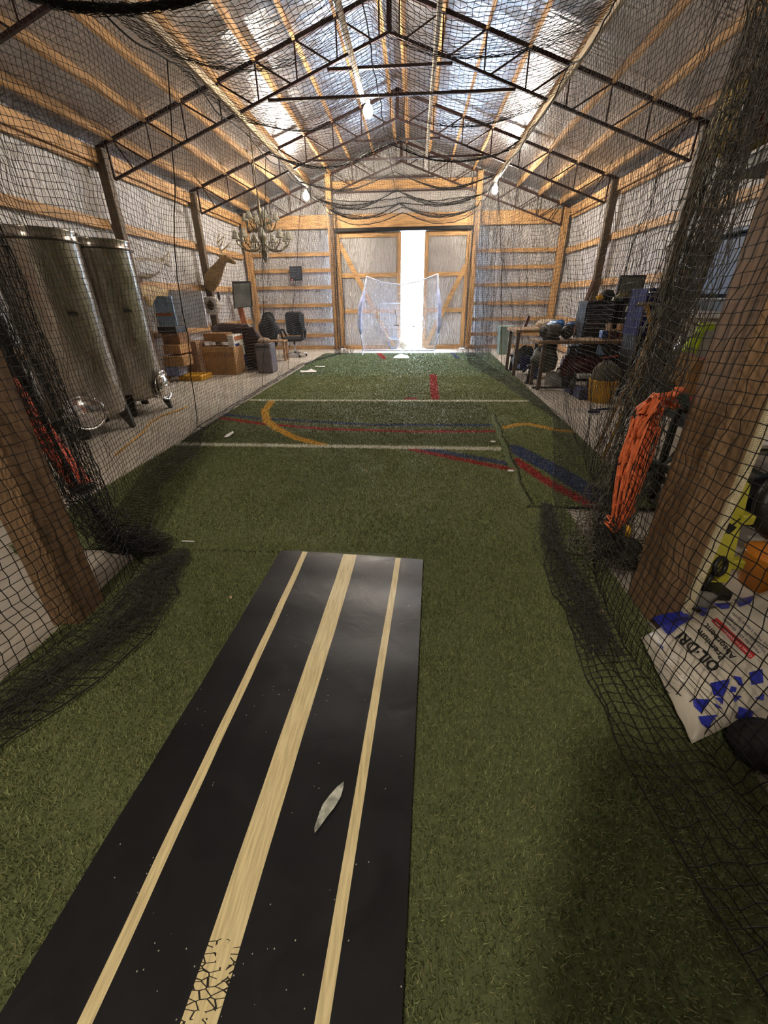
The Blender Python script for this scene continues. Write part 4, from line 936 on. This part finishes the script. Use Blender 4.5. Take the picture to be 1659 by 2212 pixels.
for i, (u, v, mm_, lab, r) in enumerate(((1298, 641, YEL, 'yellow glove on top of the drawer chest', .06), (1312, 634, BFAB, 'black bag on top of the drawer chest', .1), (1345, 638, mat('olive_cloth', sr(110, 104, 60), .8), 'olive cloth in front of the open case', .09))):
    lump('glove' if i == 0 else 'cloth_bundle', mm_, lab, 'cloth', u, v, 8.5, r, (1.3, 1, .8), 20+i, zc=max(d, d2)+(.05 if i != 1 else .08))
tag(MB().tube([OY(1352, 674, 8.215), OY(1356, 662, 8.215), OY(1362, 664, 8.215), OY(1358, 678, 8.215), OY(1350, 690, 8.215)], .014, 6).build('hook_tool', WHITE), 'white curved hook hanging on the black cabinet', 'hook')
wc = thing('wooden_crate', 'small open wooden crate on the workbench right of the drawers', 'crate', (3.3, 7.8, bz0))
a4, b4, c4, d4 = ext(1316, 703, 1345, 730, 7.75); 
for x in (a4, b4-.03): MB().bb((x, 7.75, bz0), (x+.03, 7.95, d4+.02)).build('crate_side', PZ, wc)
MB().bb((a4+.03, 7.75, bz0+.12), (b4-.03, 7.95, bz0+.15)).build('crate_shelf', PX, wc)
MB().bb((a4+.03, 7.78, bz0), (b4-.03, 7.94, bz0+.11)).build('red_tin', MAROON, wc)
pbox('blue_tin', BLUE, 'small blue tin left of the wooden crate on the workbench', 'tin', 1301, 714, 1314, 731, 7.75, .15, zmin=bz0)
tag(MB().lathe([(.055, bz0), (.06, bz0+.02), (.05, bz0+.11), (.02, bz0+.12)], (OY(1356, 722, 7.8).x, 7.8, 0), 14).build('jar', CREAM), 'round cream jar right of the wooden crate', 'jar')
pbox('metal_box', GREY, 'grey metal box at the right end of the workbench', 'box', 1362, 708, 1378, 728, 7.8, .2, zmin=bz0)
# under the bench
cp = thing('air_compressor', 'dark red air compressor tank under the workbench', 'compressor', (3.1, 8.0, 0))
MB().tube([(2.62, 7.85, .36), (2.66, 7.85, .36), (3.3, 7.85, .36), (3.36, 7.85, .36)], [.05, .19, .19, .05], 20).build('air_tank', MAROON, cp)
for x in (2.75, 3.2): MB().bb((x-.02, 7.72, 0), (x+.02, 7.98, .2)).build('leg', BLACK, cp)
MB().bb((2.7, 7.75, .55), (3.0, 7.95, .68), .02).build('pump', DGREY, cp)
MB().ball((2.58, 7.78, .3), .05, 10).build('gauge', CHROME, cp)
pbox('floor_panel', mat('pale_panel', sr(196, 198, 196), .6), 'pale flat panel standing under the workbench', 'panel', 1178, 802, 1246, 836, 8.0, .03, .004)
pbox('black_bin', BPLAS, 'black bin in the dark under the right end of the workbench', 'bin', 1300, 748, 1362, 800, 7.7, .3)
lump('scrap_pile', DGREY, 'dark scrap metal pile under the farther bench', 'scrap pile', 1135, 752, 9.3, .24, (1, 1, .9), 31, amp=.4, zc=.3)
lump('scrap_pile', mat('grey_scrap', sr(88, 92, 84), .5, .3, scale=20), 'greyish heap of parts under the left end of the workbench', 'scrap pile', 1180, 772, 7.9, .17, (1.2, 1, 1.2), 32, amp=.45)
pbox('blue_bin', NAVY, 'navy bin on the floor under the farther bench', 'bin', 1124, 770, 1145, 798, 9.0, .3)
pbox('blue_bin', mat('blue_bin_dull', sr(40, 46, 100), .5), 'second navy bin just right of the other under the benches', 'bin', 1152, 780, 1168, 818, 8.6, .25, zmin=0)
pbox('green_crate', mat('dark_green', sr(70, 96, 60), .6), 'green plastic piece on the bench end behind the motor', 'crate', 1150, 716, 1168, 726, 9.0, .2, zmin=.885)
gb = thing('waste_bin', 'pale grey-green waste bin in the far right corner by the doors', 'bin', (2.6, 12.7, 0))
a, b, c_, d = ext(1078, 708, 1108, 760, 12.6); MB().add([(a+.04, 12.6, 0), (b-.03, 12.6, 0), (b-.03, 12.95, 0), (a+.04, 12.95, 0), (a, 12.56, d), (b, 12.56, d), (b, 13, d), (a, 13, d)], [(0, 1, 2, 3), (4, 5, 6, 7), (0, 1, 5, 4), (1, 2, 6, 5), (2, 3, 7, 6), (3, 0, 4, 7)]).build('bin_body', GREEN, gb)
MB().bb((a-.02, 12.54, d), (b+.02, 13.02, d+.04), .01).build('bin_lid', GREEN, gb)
for (u, v, lab) in ((1103, 800, 'black jack stand by the farther bench leg'), (1141, 828, 'black jack stand nearer the camera by the turf edge')):
    c = G(u, v); js = thing('jack_stand', lab, 'jack stand', (c.x, c.y, 0))
    MB().bb((c.x-.07, c.y-.07, 0), (c.x+.07, c.y+.07, .02)).build('base', BLACK, js); MB().tube([(c.x, c.y, .02), (c.x, c.y, .3)], [.045, .03], 8).build('column', DGREY, js); MB().bb((c.x-.06, c.y-.04, .3), (c.x+.06, c.y+.04, .33)).build('saddle', DGREY, js)
# bucket and bits by the turf
c = G(1306, 873); c = Vector((c.x, c.y+.2, 0))
bk = thing('bucket', 'yellow bucket filled with a bulging grey sack beside the workbench', 'bucket', c)
MB().lathe([(.165, 0), (.17, .01), (.205, .31), (.215, .33), (.19, .33), (.16, .03)], c, 28).build('bucket_body', YEL, bk)
lump('sack', mat('grey_sack', sr(104, 102, 86), .8, scale=14), '', '', 1303, 830, c.y, .19, (1.05, 1, 1.0), 40, bk, .12, .40)
pbox('navy_crate', mat('slate_blue', sr(60, 66, 100), .5), 'slate blue plastic bin left of the yellow bucket', 'bin', 1252, 842, 1276, 866, 6.75, .3)
ns = thing('step_stool', 'black and grey step stool behind the slate blue bin', 'stool', (2.75, 7.2, 0))
a, b, c_, d = ext(1236, 812, 1280, 852, 7.1)
MB().bb((a, 7.1, .02), (b, 7.4, .07)).build('step', NAVY, ns); MB().bb((a+.1, 7.15, d-.05), (b+.03, 7.4, d)).build('top_step', LGREY, ns)
for x in (a+.02, b): MB().bar((x, 7.12, 0), (x+.06, 7.3, d), .03, .03).build('leg', DGREY, ns)
tag(MB().tube([G(1276, 887, .03), G(1300, 884, .03), G(1330, 882, .03)], .018, 6).box(G(1283, 889, .03), (.16, .03, .03)).build('floor_jack_handle', NAVY), 'dark blue jack handle on the concrete in front of the yellow bucket', 'tool')
tag(MB().bar(OY(1352, 766, 7.3), OY(1302, 773, 7.3), .03, .02).build('pry_bar', ORED), 'orange-red pry bar pointing left below the bench', 'tool')
lump('rag', mat('grey_rag', sr(150, 150, 156), .9), 'grey rag hanging right of the orange-red pry bar', 'rag', 1362, 768, 7.2, .08, (.9, .6, 1.4), 44)
# blue cabinet
bc = thing('tool_cabinet', 'navy blue tool cabinet with silver drawer edges past the right wall post', 'cabinet', (3.55, 6.9, 0))
a, b, c_, d = ext(1392, 622, 1482, 700, 6.8)
MB().bb((a, 6.8, .92), (b, 7.3, d), .01).build('cabinet_body', mat('deep_navy', sr(24, 28, 84), .75, spec=.2), bc)
MB().bb((a+.02, 6.82, 0), (b-.02, 7.3, .92), .01).build('cabinet_base', BPLAS, bc)
for k in range(4):
    z = d-.04-.15*k
    MB().bb((a+.01, 6.78, z-.02), (b-.01, 6.8, z)).build('drawer_trim', TRIM, bc)
# shelving rack
RK = mat('rack_green', sr(46, 50, 44), .5, .3); DECK = mat('deck_board', sr(126, 122, 104), .7)
def rack(lab, x0, x1, y0, y1, zs, h, dm=DECK, th=.09):
    t = thing('shelf_rack', lab, 'shelf', ((x0+x1)/2, (y0+y1)/2, 0))
    for x in (x0, x1):
        for y in (y0, y1): MB().bb((x-.02, y-.02, 0), (x+.02, y+.02, h)).build('upright', RK, t)
    for z in zs:
        for x in (x0, x1): MB().bb((x-.012, y0, z-th), (x+.012, y1, z)).build('beam', RK, t)
        MB().bb((x0+.012, y0, z-.05), (x1-.012, y1, z-.02)).build('deck', dm, t)
    return t
rack('tall dark steel shelving rack against the right wall', 2.6, 3.25, 3.25, 4.85, (.45, .95, 1.42, 2.42), 2.9)
rack('low grey steel rack just beyond the right post', 1.95, 2.55, 2.45, 3.15, (.30, .66), .72, mat('grey_slat_deck', sr(112, 112, 100), .6), .05)
def yb(name, m, lab, cat, lo, hi, bev=.02): return tag(MB().bb(lo, hi, bev).build(name, m), lab, cat)
lump('feed_sack', mat('yellow_sack', sr(190, 164, 84), .7), 'yellow sack on the top shelf', 'sack', 1610, 290, 4.35, .28, (.8, 1.3, .8), 50, zc=2.66, amp=.12)
lump('feed_sack', MAROON, 'maroon sack right of the yellow one on the top shelf', 'sack', 1655, 290, 3.9, .22, (.9, .9, .9), 51, zc=2.64, amp=.12)
bt = thing('storage_tote', 'tall blue plastic tote on the middle shelf of the rack', 'tote', (2.95, 4.2, 1.42))
MB().bb((2.64, 3.95, 1.43), (3.2, 4.5, 1.9), .03).build('tote_body', mat('steel_blue', sr(58, 84, 120), .45), bt)
MB().bb((2.61, 3.93, 1.9), (3.22, 4.52, 1.94), .01).build('tote_lid', mat('steel_blue_lid', sr(40, 66, 104), .45), bt)
bt = thing('storage_tote', 'dark navy tote beside the taller one on the middle shelf', 'tote', (2.95, 4.65, 1.42))
MB().bb((2.64, 4.55, 1.43), (3.2, 4.82, 1.84), .03).build('tote_body', NAVY, bt); MB().bb((2.62, 4.54, 1.84), (3.22, 4.83, 1.87), .01).build('tote_lid', NAVY, bt)
lump('plastic_bag', mat('clear_bag', sr(176, 176, 166), .25, var=.15, scale=12), 'pale shiny plastic bag on the shelf under the blue tote', 'bag', 1540, 660, 3.75, .2, (.8, 1, .7), 52, zc=1.08, amp=.2)
yb('cream_box', mat('cream_box', sr(170, 160, 130), .7), 'cream box deep on the shelf under the totes', 'box', (2.7, 4.2, .955), (3.2, 4.75, 1.25))
yb('maroon_bin', MAROON, 'maroon bin on the lowest shelf of the tall rack', 'bin', (2.62, 3.9, .455), (3.2, 4.7, .84))
# vest and sacks on low rack
def sheet(name, m, lab, cat, px, Y, th=.03):
    P = [OY(u, v, Y) for u, v in px]; n = len(P)
    o = MB().prism([(p.x, p.z) for p in P], th, 'y', Y).build(name, m); return tag(o, lab, cat)
yb('wall_rail', GREY, 'grey slotted rail standing behind the orange cord', 'rail', (1.80, 2.60, 0), (1.84, 2.64, 1.12), .003)
ves = thing('safety_vest', 'bright yellow-green safety vest with a silver band hung behind the right post', 'vest', OY(1510, 730, 2.7))
def shp(name, m, px, Y, th, par): P = [OY(u, v, Y) for u, v in px]; return MB().prism([(p.x, p.z) for p in P], th, 'y', Y).build(name, m, par)
shp('vest_cloth', HIVIS, [(1518, 698), (1546, 700), (1540, 722), (1522, 745), (1502, 764), (1492, 756), (1478, 760), (1476, 758), (1496, 730), (1510, 718)], 2.7, .04, ves)
shp('silver_band', mat('silver_band', sr(176, 176, 164), .4, .2), [(1526, 716), (1544, 712), (1540, 742), (1528, 770), (1504, 772), (1508, 758)], 2.68, .015, ves)
o = MB(); c = OY(1478, 812, 2.62); M = Matrix.Rotation(.75, 3, 'Y') @ Matrix.Rotation(.25, 3, 'Z')
o.box(c, (.17, .16, .17), M, .004); tag(o.build('cardboard_box', CARD), 'small tilted cardboard box beside the right post above the cord', 'box')
yb('parts_bin', mat('brown_parts', sr(96, 78, 66), .8, scale=20), 'brown bin of parts under the tilted cardboard box', 'bin', (1.88, 2.62, .70), (2.2, 2.95, .93))
yb('red_case', REDP, 'narrow red case left of the tilted cardboard box', 'case', (1.78, 2.68, .85), (1.83, 2.95, 1.12), .004)
yb('navy_box', NAVY, 'navy box on the low rack right of the post', 'box', (2.02, 2.52, .68), (2.5, 2.8, .84), .01)
yb('white_pack', mat('white_pack', sr(214, 206, 196), .6), 'white pack on top of the navy box', 'pack', (2.0, 2.55, .845), (2.4, 2.78, .91), .01)
b_ = thing('detergent_jug', 'white jug with a blue cap on the low rack', 'jug', (2.1, 2.45, .66))
MB().bb((1.98, 2.38, .665), (2.16, 2.5, .78), .03).build('jug_body', WHITE, b_); MB().tube([(2.22, 2.42, .70), (2.22, 2.42, .77)], .035, 12).build('jug_cap', LBLUE, b_)
# black machinery under the rack
lump('engine_block', BPLAS, 'black machine in the dark under the low rack', 'engine', 1640, 1100, 2.5, .2, (1, .9, .8), 60, amp=.2, zc=.28)
lump('chrome_part', CHROME, 'shiny chrome part behind the cream strip', 'machine part', 1583, 1015, 2.35, .06, (.8, .8, 1), 61, amp=.25)
# yellow-green cart
ct = thing('utility_cart', 'yellow-green plastic wheeled cart with a black ring handle beside the white bag', 'cart', (1.66, 2.05, 0))
def cp_(u, v, z): return G(u, v, z)
c00, c10 = Vector((1.47, 1.93, .06)), Vector((1.74, 1.93, .06)); c01, c11 = Vector((1.53, 2.12, .56)), Vector((1.80, 2.12, .56)); dd = Vector((.03, .13, 0))
MB().add([c00, c10, c11, c01, c00+dd, c10+dd, c11+dd, c01+dd], [(0, 1, 2, 3), (4, 5, 6, 7), (0, 1, 5, 4), (1, 2, 6, 5), (2, 3, 7, 6), (3, 0, 4, 7)]).build('cart_body', YELG, ct)
MB().bb((1.56, 2.13, .56), (1.68, 2.22, .66), .01).build('top_block', YELG, ct)
MB().bb((1.76, 2.03, .36), (1.83, 2.1, .42), .01).build('side_lug', YELG, ct)
MB().bb((1.75, 1.96, .12), (1.82, 2.02, .18), .01).build('side_lug', YELG, ct)
MB().box((1.66, 2.03, .37), (.16, .012, .05), Matrix.Rotation(.5, 3, 'Y')).build('dark_plate', DGREY, ct)
MB().tube([(1.56, 1.92, .30), (1.70, 1.98, .43)], .004, 5).build('cross_wire', BLACK, ct)
def ring(c, r, th, nrm): 
    n_ = Vector(nrm).normalized(); a_ = n_.orthogonal().normalized(); b_ = n_.cross(a_)
    return [Vector(c)+a_*r*math.cos(q)+b_*r*math.sin(q) for q in np.linspace(0, 2*math.pi, 22)[:-1]]
MB().tube(ring((1.62, 1.88, .20), .045, 0, (.5, -1, .3)), .013, 8, True).tube([(1.60, 1.88, .16), (1.57, 1.86, .06)], .012, 8).build('ring_handle', BLACK, ct)
MB().tube([(1.46, 1.88, .02), (1.50, 1.86, .09), (1.57, 1.86, .10), (1.64, 1.87, .03)], .008, 6).build('black_hose', BLACK, ct)
MB().bb((1.5, 1.84, .0), (1.72, 1.98, .055), .01).build('wheel_base', BLACK, ct)
c = Vector((1.98, 2.0, 0)); ob = thing('bucket', 'orange bucket behind the white bag', 'bucket', c)
MB().lathe([(.10, 0), (.13, .2), (.135, .21), (.12, .2), (.09, .02)], c, 24).build('bucket_body', mat('orange_plastic', sr(220, 140, 40), .5), ob)
tag(MB().tube(ring((2.05, 2.15, .42), .15, 0, (.3, -1, .3)), .05, 10, True).build('small_tyre', BLACK), 'small black tyre leaning behind the yellow-green cart', 'tyre')
lump('grey_sack', mat('grey_cloth', sr(128, 126, 122), .8), 'grey sack lying behind the top corner of the white bag', 'sack', 1500, 1290, 1.80, .08, (1.3, .8, .6), 66, zc=.05)
# orange cord hank
oc_ = thing('extension_cord', 'orange extension cord hank hung on the left side of the right post', 'cord', (1.12, 1.95, .4))
rs = np.random.RandomState(5); hk = Vector((1.155, 1.92, 1.05))
for k in range(9):
    w = rs.uniform(.02, .10); zb_ = rs.uniform(.30, .45); sx = rs.uniform(-.012, .012); sy = rs.uniform(-.10, .10); ja = rs.uniform(-.03, .02, 10)
    P = [hk+Vector((0, sy*.3, rs.uniform(0, .03)))]
    for q in (.1, .25, .45, .65, .85): P.append(Vector((1.125-w*.6+sx+ja[int(q*9)], 1.95+sy, 1.05-(1.05-zb_)*q)))
    P.append(Vector((1.125+sx, 1.95+sy+.02, zb_-.02)))
    for q in (.85, .65, .45, .25, .1): P.append(Vector((1.14+w*.5+sx+ja[int(q*9)-1]*.6, 1.97+sy, 1.05-(1.05-zb_)*q)))
    # smooth the loop
    n = len(P); SP = []
    for i in range(n):
        p0, p1, p2, p3 = P[i-1], P[i], P[(i+1) % n], P[(i+2) % n]
        for j in range(4):
            t = j/4; SP.append(.5*((2*p1)+(p2-p0)*t+(2*p0-5*p1+4*p2-p3)*t*t+(3*p1-3*p2+p0-p3)*t**3))
    MB().tube(SP, .0060, 6, True).build('cord_loop', ORANGE, oc_)
MB().tube([hk+Vector((-.03, -.03, .02)), hk+Vector((.0, .0, .04)), hk+Vector((.04, .02, .03))], .016, 8).build('cord_wrap', ORANGE, oc_)
MB().tube([(1.11, 1.9, .42), (1.12, 1.9, .36)], .014, 8).build('plug', YEL, oc_)
gc = thing('garden_hose', 'dark green coiled hose hanging behind the orange cord', 'hose', (1.3, 2.1, .6))
for k in range(6):
    r = .10+.01*k; MB().tube([(1.30+.02*k*.3, 2.08+.015*k, .97-.17)+Vector((0, 0, 0))[:] if False else Vector((1.27+.9*r*math.cos(q), 2.06+.02*k, .84+1.5*r*math.sin(q))) for q in np.linspace(0, 2*math.pi, 26)[:-1]], .006, 6, True).build('hose_coil', mat('dark_green_hose', sr(44, 56, 50), .5) if k == 0 else MATS['dark_green_hose'], gc)
# long handled tools leaning behind the bundle
tl = [((1.75, 3.6), (2.0, 3.75, 1.5), BM, 'shovel', 'brown handled shovel leaning behind the gathered net', DGREY), ((1.85, 3.9), (2.15, 4.0, 1.45), YEL, 'rake', 'yellow handled rake leaning behind the gathered net', DGREY),
      ((1.95, 4.3), (2.35, 4.4, 1.5), PZ, 'hoe', 'pale wooden hoe leaning behind the gathered net', DGREY), ((1.7, 3.3), (1.82, 3.4, 1.35), GREY, 'crowbar', 'grey steel bar leaning behind the gathered net', GREY)]
for (x, y), top, m, nm, lab, hm in tl:
    t = thing(nm, lab, 'tool', (x, y, 0)); MB().tube([(x, y, .02), top], .016, 8).build('handle', m, t); MB().box((top[0], top[1], top[2]), (.2, .03, .09), None, .01).build('tool_head', hm, t)
cr_ = thing('crutch', 'yellow T-handled crutch standing left of the blue cabinet', 'crutch', OY(1400, 800, 5.6))
MB().tube([OY(1378, 658, 5.6), OY(1414, 656, 5.6)], .022, 8).build('grip', BRASS, cr_); p = OY(1396, 658, 5.6); MB().tube([p, OY(1406, 700, 5.6), (OY(1380, 800, 5.6).x, 5.6, .02)], [.03, .02, .016], 8).build('shaft', mat('ochre_handle', sr(176, 136, 60), .5), cr_)
for i, (u0, u1) in enumerate(((1400, 1392), (1428, 1412))):
    tag(MB().tube([OY(u0, 728, 4.6), OY(u0-3, 760, 4.6), OY(u1, 800, 4.6), (OY(u1-10, 860, 4.6).x, 4.6, .02)], [.02, .03, .02, .012], 8).build('brass_rod', mat('polished_brass_%d' % i, sr(190, 158, 70), .3, .7)), ['left', 'right'][i]+' one of two brass coloured rods standing by the gathered net', 'rod')
lump('coiled_hose', mat('grey_hose', sr(74, 76, 74), .6, scale=20, st=(1, 1, 6), bump=.5), 'heap of grey hose on the floor behind the gathered net', 'hose', 1395, 985, 3.3, .25, (.6, 1, .5), 71, zc=.14)
lump('cable_heap', mat('dark_cables', sr(48, 48, 44), .6, scale=24, bump=.5), 'dark heap of cables at the foot of the right post', 'cable', 1345, 1160, 2.25, .14, (.8, 1.2, .6), 72, zc=.07)

# ================= absorbent bag =================
BZ = .13
bA, bB, bD = G(1393, 1357, BZ), G(1508, 1582, BZ), G(1672, 1262, BZ)
e1, e2 = (bB-bA), (bD-bA); e1.z = e2.z = 0; e2 = e2*1.25
det = e1.x*e2.y-e1.y*e2.x
def bag_uv(x, y): dx, dy = x-bA.x, y-bA.y; return (dx*e2.y-dy*e2.x)/det, (e1.x*dy-e1.y*dx)/det
def bulge(u, v):
    w = max(0, 1-abs(2*u-1)**3.2)*max(0, 1-abs(2*v-1)**4.5); return w**.42
def bag_h(u, v): return .07+.11*bulge(u, v)+.004*math.sin(v*23+u*7)*bulge(u, v)+.003*math.sin(u*31+v*5)
BAGM = mat('bag_plastic', sr(206, 200, 186), .35, var=.08, scale=5, bump=.3, bdist=.012)
bag = thing('absorbent_bag', 'white and blue bag of absorbent lying at the foot of the right post', 'bag', (bA.x+.3, bA.y, 0))
def bt_(u, v): p = bA+e1*u+e2*v; return (p.x, p.y, bag_h(u, v))
def bb_(u, v): p = bA+e1*u+e2*v; return (p.x, p.y, max(.003, .075-.072*bulge(u, v)))
MB().grid(bt_, 40, 60).grid(bb_, 40, 60).build('bag_body', BAGM, bag)
def on_bag(u, v):
    z = BZ+.04
    for _ in range(6):
        p = G(u, v, z); a, b = bag_uv(p.x, p.y); a = min(1, max(0, a)); b = min(1, max(0, b)); z = bag_h(a, b)+.0025
    return G(u, v, z)
def patch(px, m, nm, lab=None):
    # fan-subdivided patch laid on the bag surface
    c = (sum(p[0] for p in px)/len(px), sum(p[1] for p in px)/len(px)); vs = []; fs = []; K = 5; n = len(px)*4
    ed = []
    for i in range(len(px)):
        for j in range(4): a, b = px[i], px[(i+1) % len(px)]; ed.append((a[0]+(b[0]-a[0])*j/4, a[1]+(b[1]-a[1])*j/4))
    for k in range(K+1):
        for e in ed: vs.append(on_bag(c[0]+(e[0]-c[0])*k/K, c[1]+(e[1]-c[1])*k/K))
    for k in range(K):
        for i in range(n): fs.append((k*n+i, k*n+(i+1) % n, (k+1)*n+(i+1) % n, (k+1)*n+i))
    return MB().add(vs, fs, True).build(nm, m, bag)
BB = mat('bag_blue', sr(40, 52, 170), .35, var=.1); BR_ = mat('bag_red', sr(196, 52, 56), .4)
INK = mat('bag_ink', sr(24, 24, 26), .5)
for px in ([(1408, 1333), (1440, 1325), (1475, 1320), (1499, 1335), (1470, 1350), (1444, 1373), (1425, 1352)], [(1539, 1478), (1556, 1474), (1572, 1471), (1566, 1490), (1560, 1502), (1545, 1498)], [(1500, 1512), (1531, 1514), (1522, 1527), (1514, 1536), (1502, 1525)],
           [(1546, 1508), (1561, 1508), (1560, 1520), (1551, 1512)], [(1513, 1550), (1545, 1547), (1535, 1560), (1530, 1572), (1518, 1562)], [(1587, 1462), (1600, 1465), (1604, 1480), (1596, 1478)], [(1622, 1455), (1644, 1449), (1646, 1472), (1626, 1476)],
           [(1580, 1484), (1590, 1486), (1588, 1494), (1577, 1494)], [(1585, 1502), (1600, 1505), (1588, 1515)], [(1508, 1312), (1530, 1315), (1522, 1320)], [(1530, 1322), (1520, 1330), (1512, 1326), (1518, 1320)], [(1545, 1305), (1575, 1303), (1572, 1312), (1560, 1314)], [(1590, 1296), (1625, 1290), (1618, 1302), (1600, 1308)],
           [(1633, 1508), (1650, 1500), (1648, 1512)], [(1424, 1390), (1432, 1397), (1430, 1402)], [(1600, 1530), (1625, 1538), (1620, 1552), (1596, 1550)], [(1545, 1520), (1560, 1530), (1548, 1528)]):
    cx_, cy_ = sum(p[0] for p in px)/len(px), sum(p[1] for p in px)/len(px); k_ = 1 if px[0][0] == 1408 else 1.3
    patch([(cx_+(a-cx_)*k_, cy_+(b-cy_)*k_) for a, b in px], BB, 'blue_print')
patch([(1536, 1340), (1549, 1334), (1633, 1414), (1621, 1424)], BR_, 'red_banner')
FONT_N = 0
def text_on(s, o, d, hgt, m, nm, wid=None, shear=0):
    """o: pixel of the text start, d: unit pixel direction of reading, hgt: cap height in pixels"""
    cu = bpy.data.curves.new('t', 'FONT'); cu.body = s; cu.size = 1; cu.offset = .03 if nm == 'brand_lettering' else (.018 if nm == 'title_lettering' else 0); cu.resolution_u = 3
    ob = bpy.data.objects.new('t', cu); COL.objects.link(ob); dg = bpy.context.evaluated_depsgraph_get(); me = bpy.data.meshes.new_from_object(ob.evaluated_get(dg))
    vs = [v.co.copy() for v in me.vertices]; fs = [tuple(p.vertices) for p in me.polygons]; bpy.data.objects.remove(ob); bpy.data.curves.remove(cu); bpy.data.meshes.remove(me)
    W_ = max(v.x for v in vs); kx = (wid/W_) if wid else hgt/.7; ky = hgt/.7
    up = (d[1], -d[0])
    if shear: up = shear
    out = [on_bag(o[0]+v.x*kx*d[0]+v.y*ky*up[0], o[1]+v.x*kx*d[1]+v.y*ky*up[1])+Vector((0, 0, .0015)) for v in vs]
    return MB().add(out, fs).build(nm, m, bag)
dr_ = Vector((-81, -74)).normalized()
text_on('OIL·DRI', (1558, 1440), dr_, 23, INK, 'brand_lettering', 112, shear=(-.80, .60))
d2_ = Vector((-52, -61)).normalized()
text_on('Premium', (1567, 1421), d2_, 13, INK, 'title_lettering', 84, shear=(-.78, .62))
text_on('Absorbent', (1590, 1419), d2_, 13, INK, 'title_lettering', 96, shear=(-.78, .62))
d3_ = Vector((-84, -80)).normalized()
text_on('Great For Winter Use', (1625, 1417), d3_, 6, WHITE, 'banner_lettering', 108, shear=(-.72, .69))
IN2 = mat('bag_ink_blue', sr(50, 50, 100), .5)
for i, (s, o, w) in enumerate((('Absorbs Oil, Grease,', (1643, 1410), 112), ('Hydraulic Fluid, Water,', (1655, 1407), 118), ('And Most Liquid Spills', (1666, 1400), 112))):
    text_on(s, o, d3_, 6, IN2, 'small_lettering', w, shear=(-.72, .69))
lump('black_tub', BFAB, 'black tub in the shadow under the near end of the bag', 'tub', 1662, 1598, .98, .10, (1.2, 1, .6), 80, amp=.08, zc=.06)
cb = thing('paint_can', 'red rimmed can in the dark at the right edge of the picture', 'can', (1.32, .74, 0))
MB().lathe([(.10, 0), (.105, .01), (.105, .10), (.112, .11), (.108, .12), (.09, .105), (.001, .10)], (1.30, .76, 0), 28).build('can_body', REDP, cb)
MB().lathe([(.088, .106), (.085, .112), (.001, .112)], (1.30, .76, 0), 24).build('can_lid', mat('grey_lid', sr(150, 152, 150), .5), cb)

# unseen cabinet shapes added behind the photographer to cast the lower right shadow
for k in range(3):
    x0 = -.25+.62*k
    t = thing('shadow_blocker', 'added tall grey cabinet shape blocking light behind the photographer, %s from the left' % ORD[k], 'cabinet', (x0+.31, -.85, 0), 'added light blockers behind the photographer')
    MB().bb((x0, -1.05, 0), (x0+.61, -.66, 2.40), .01).build('cabinet_body', GREY, t)
    for j in range(2):
        dr = MB().bb((x0+.01+.3*j, -.66, .08), (x0+.30+.3*j, -.645, 2.36), .003).build('door', GREY, t)
        MB().bb((x0+.26+.06*j, -.645, 1.0), (x0+.28+.06*j, -.62, 1.14), .003).build('handle', CHROME, dr)
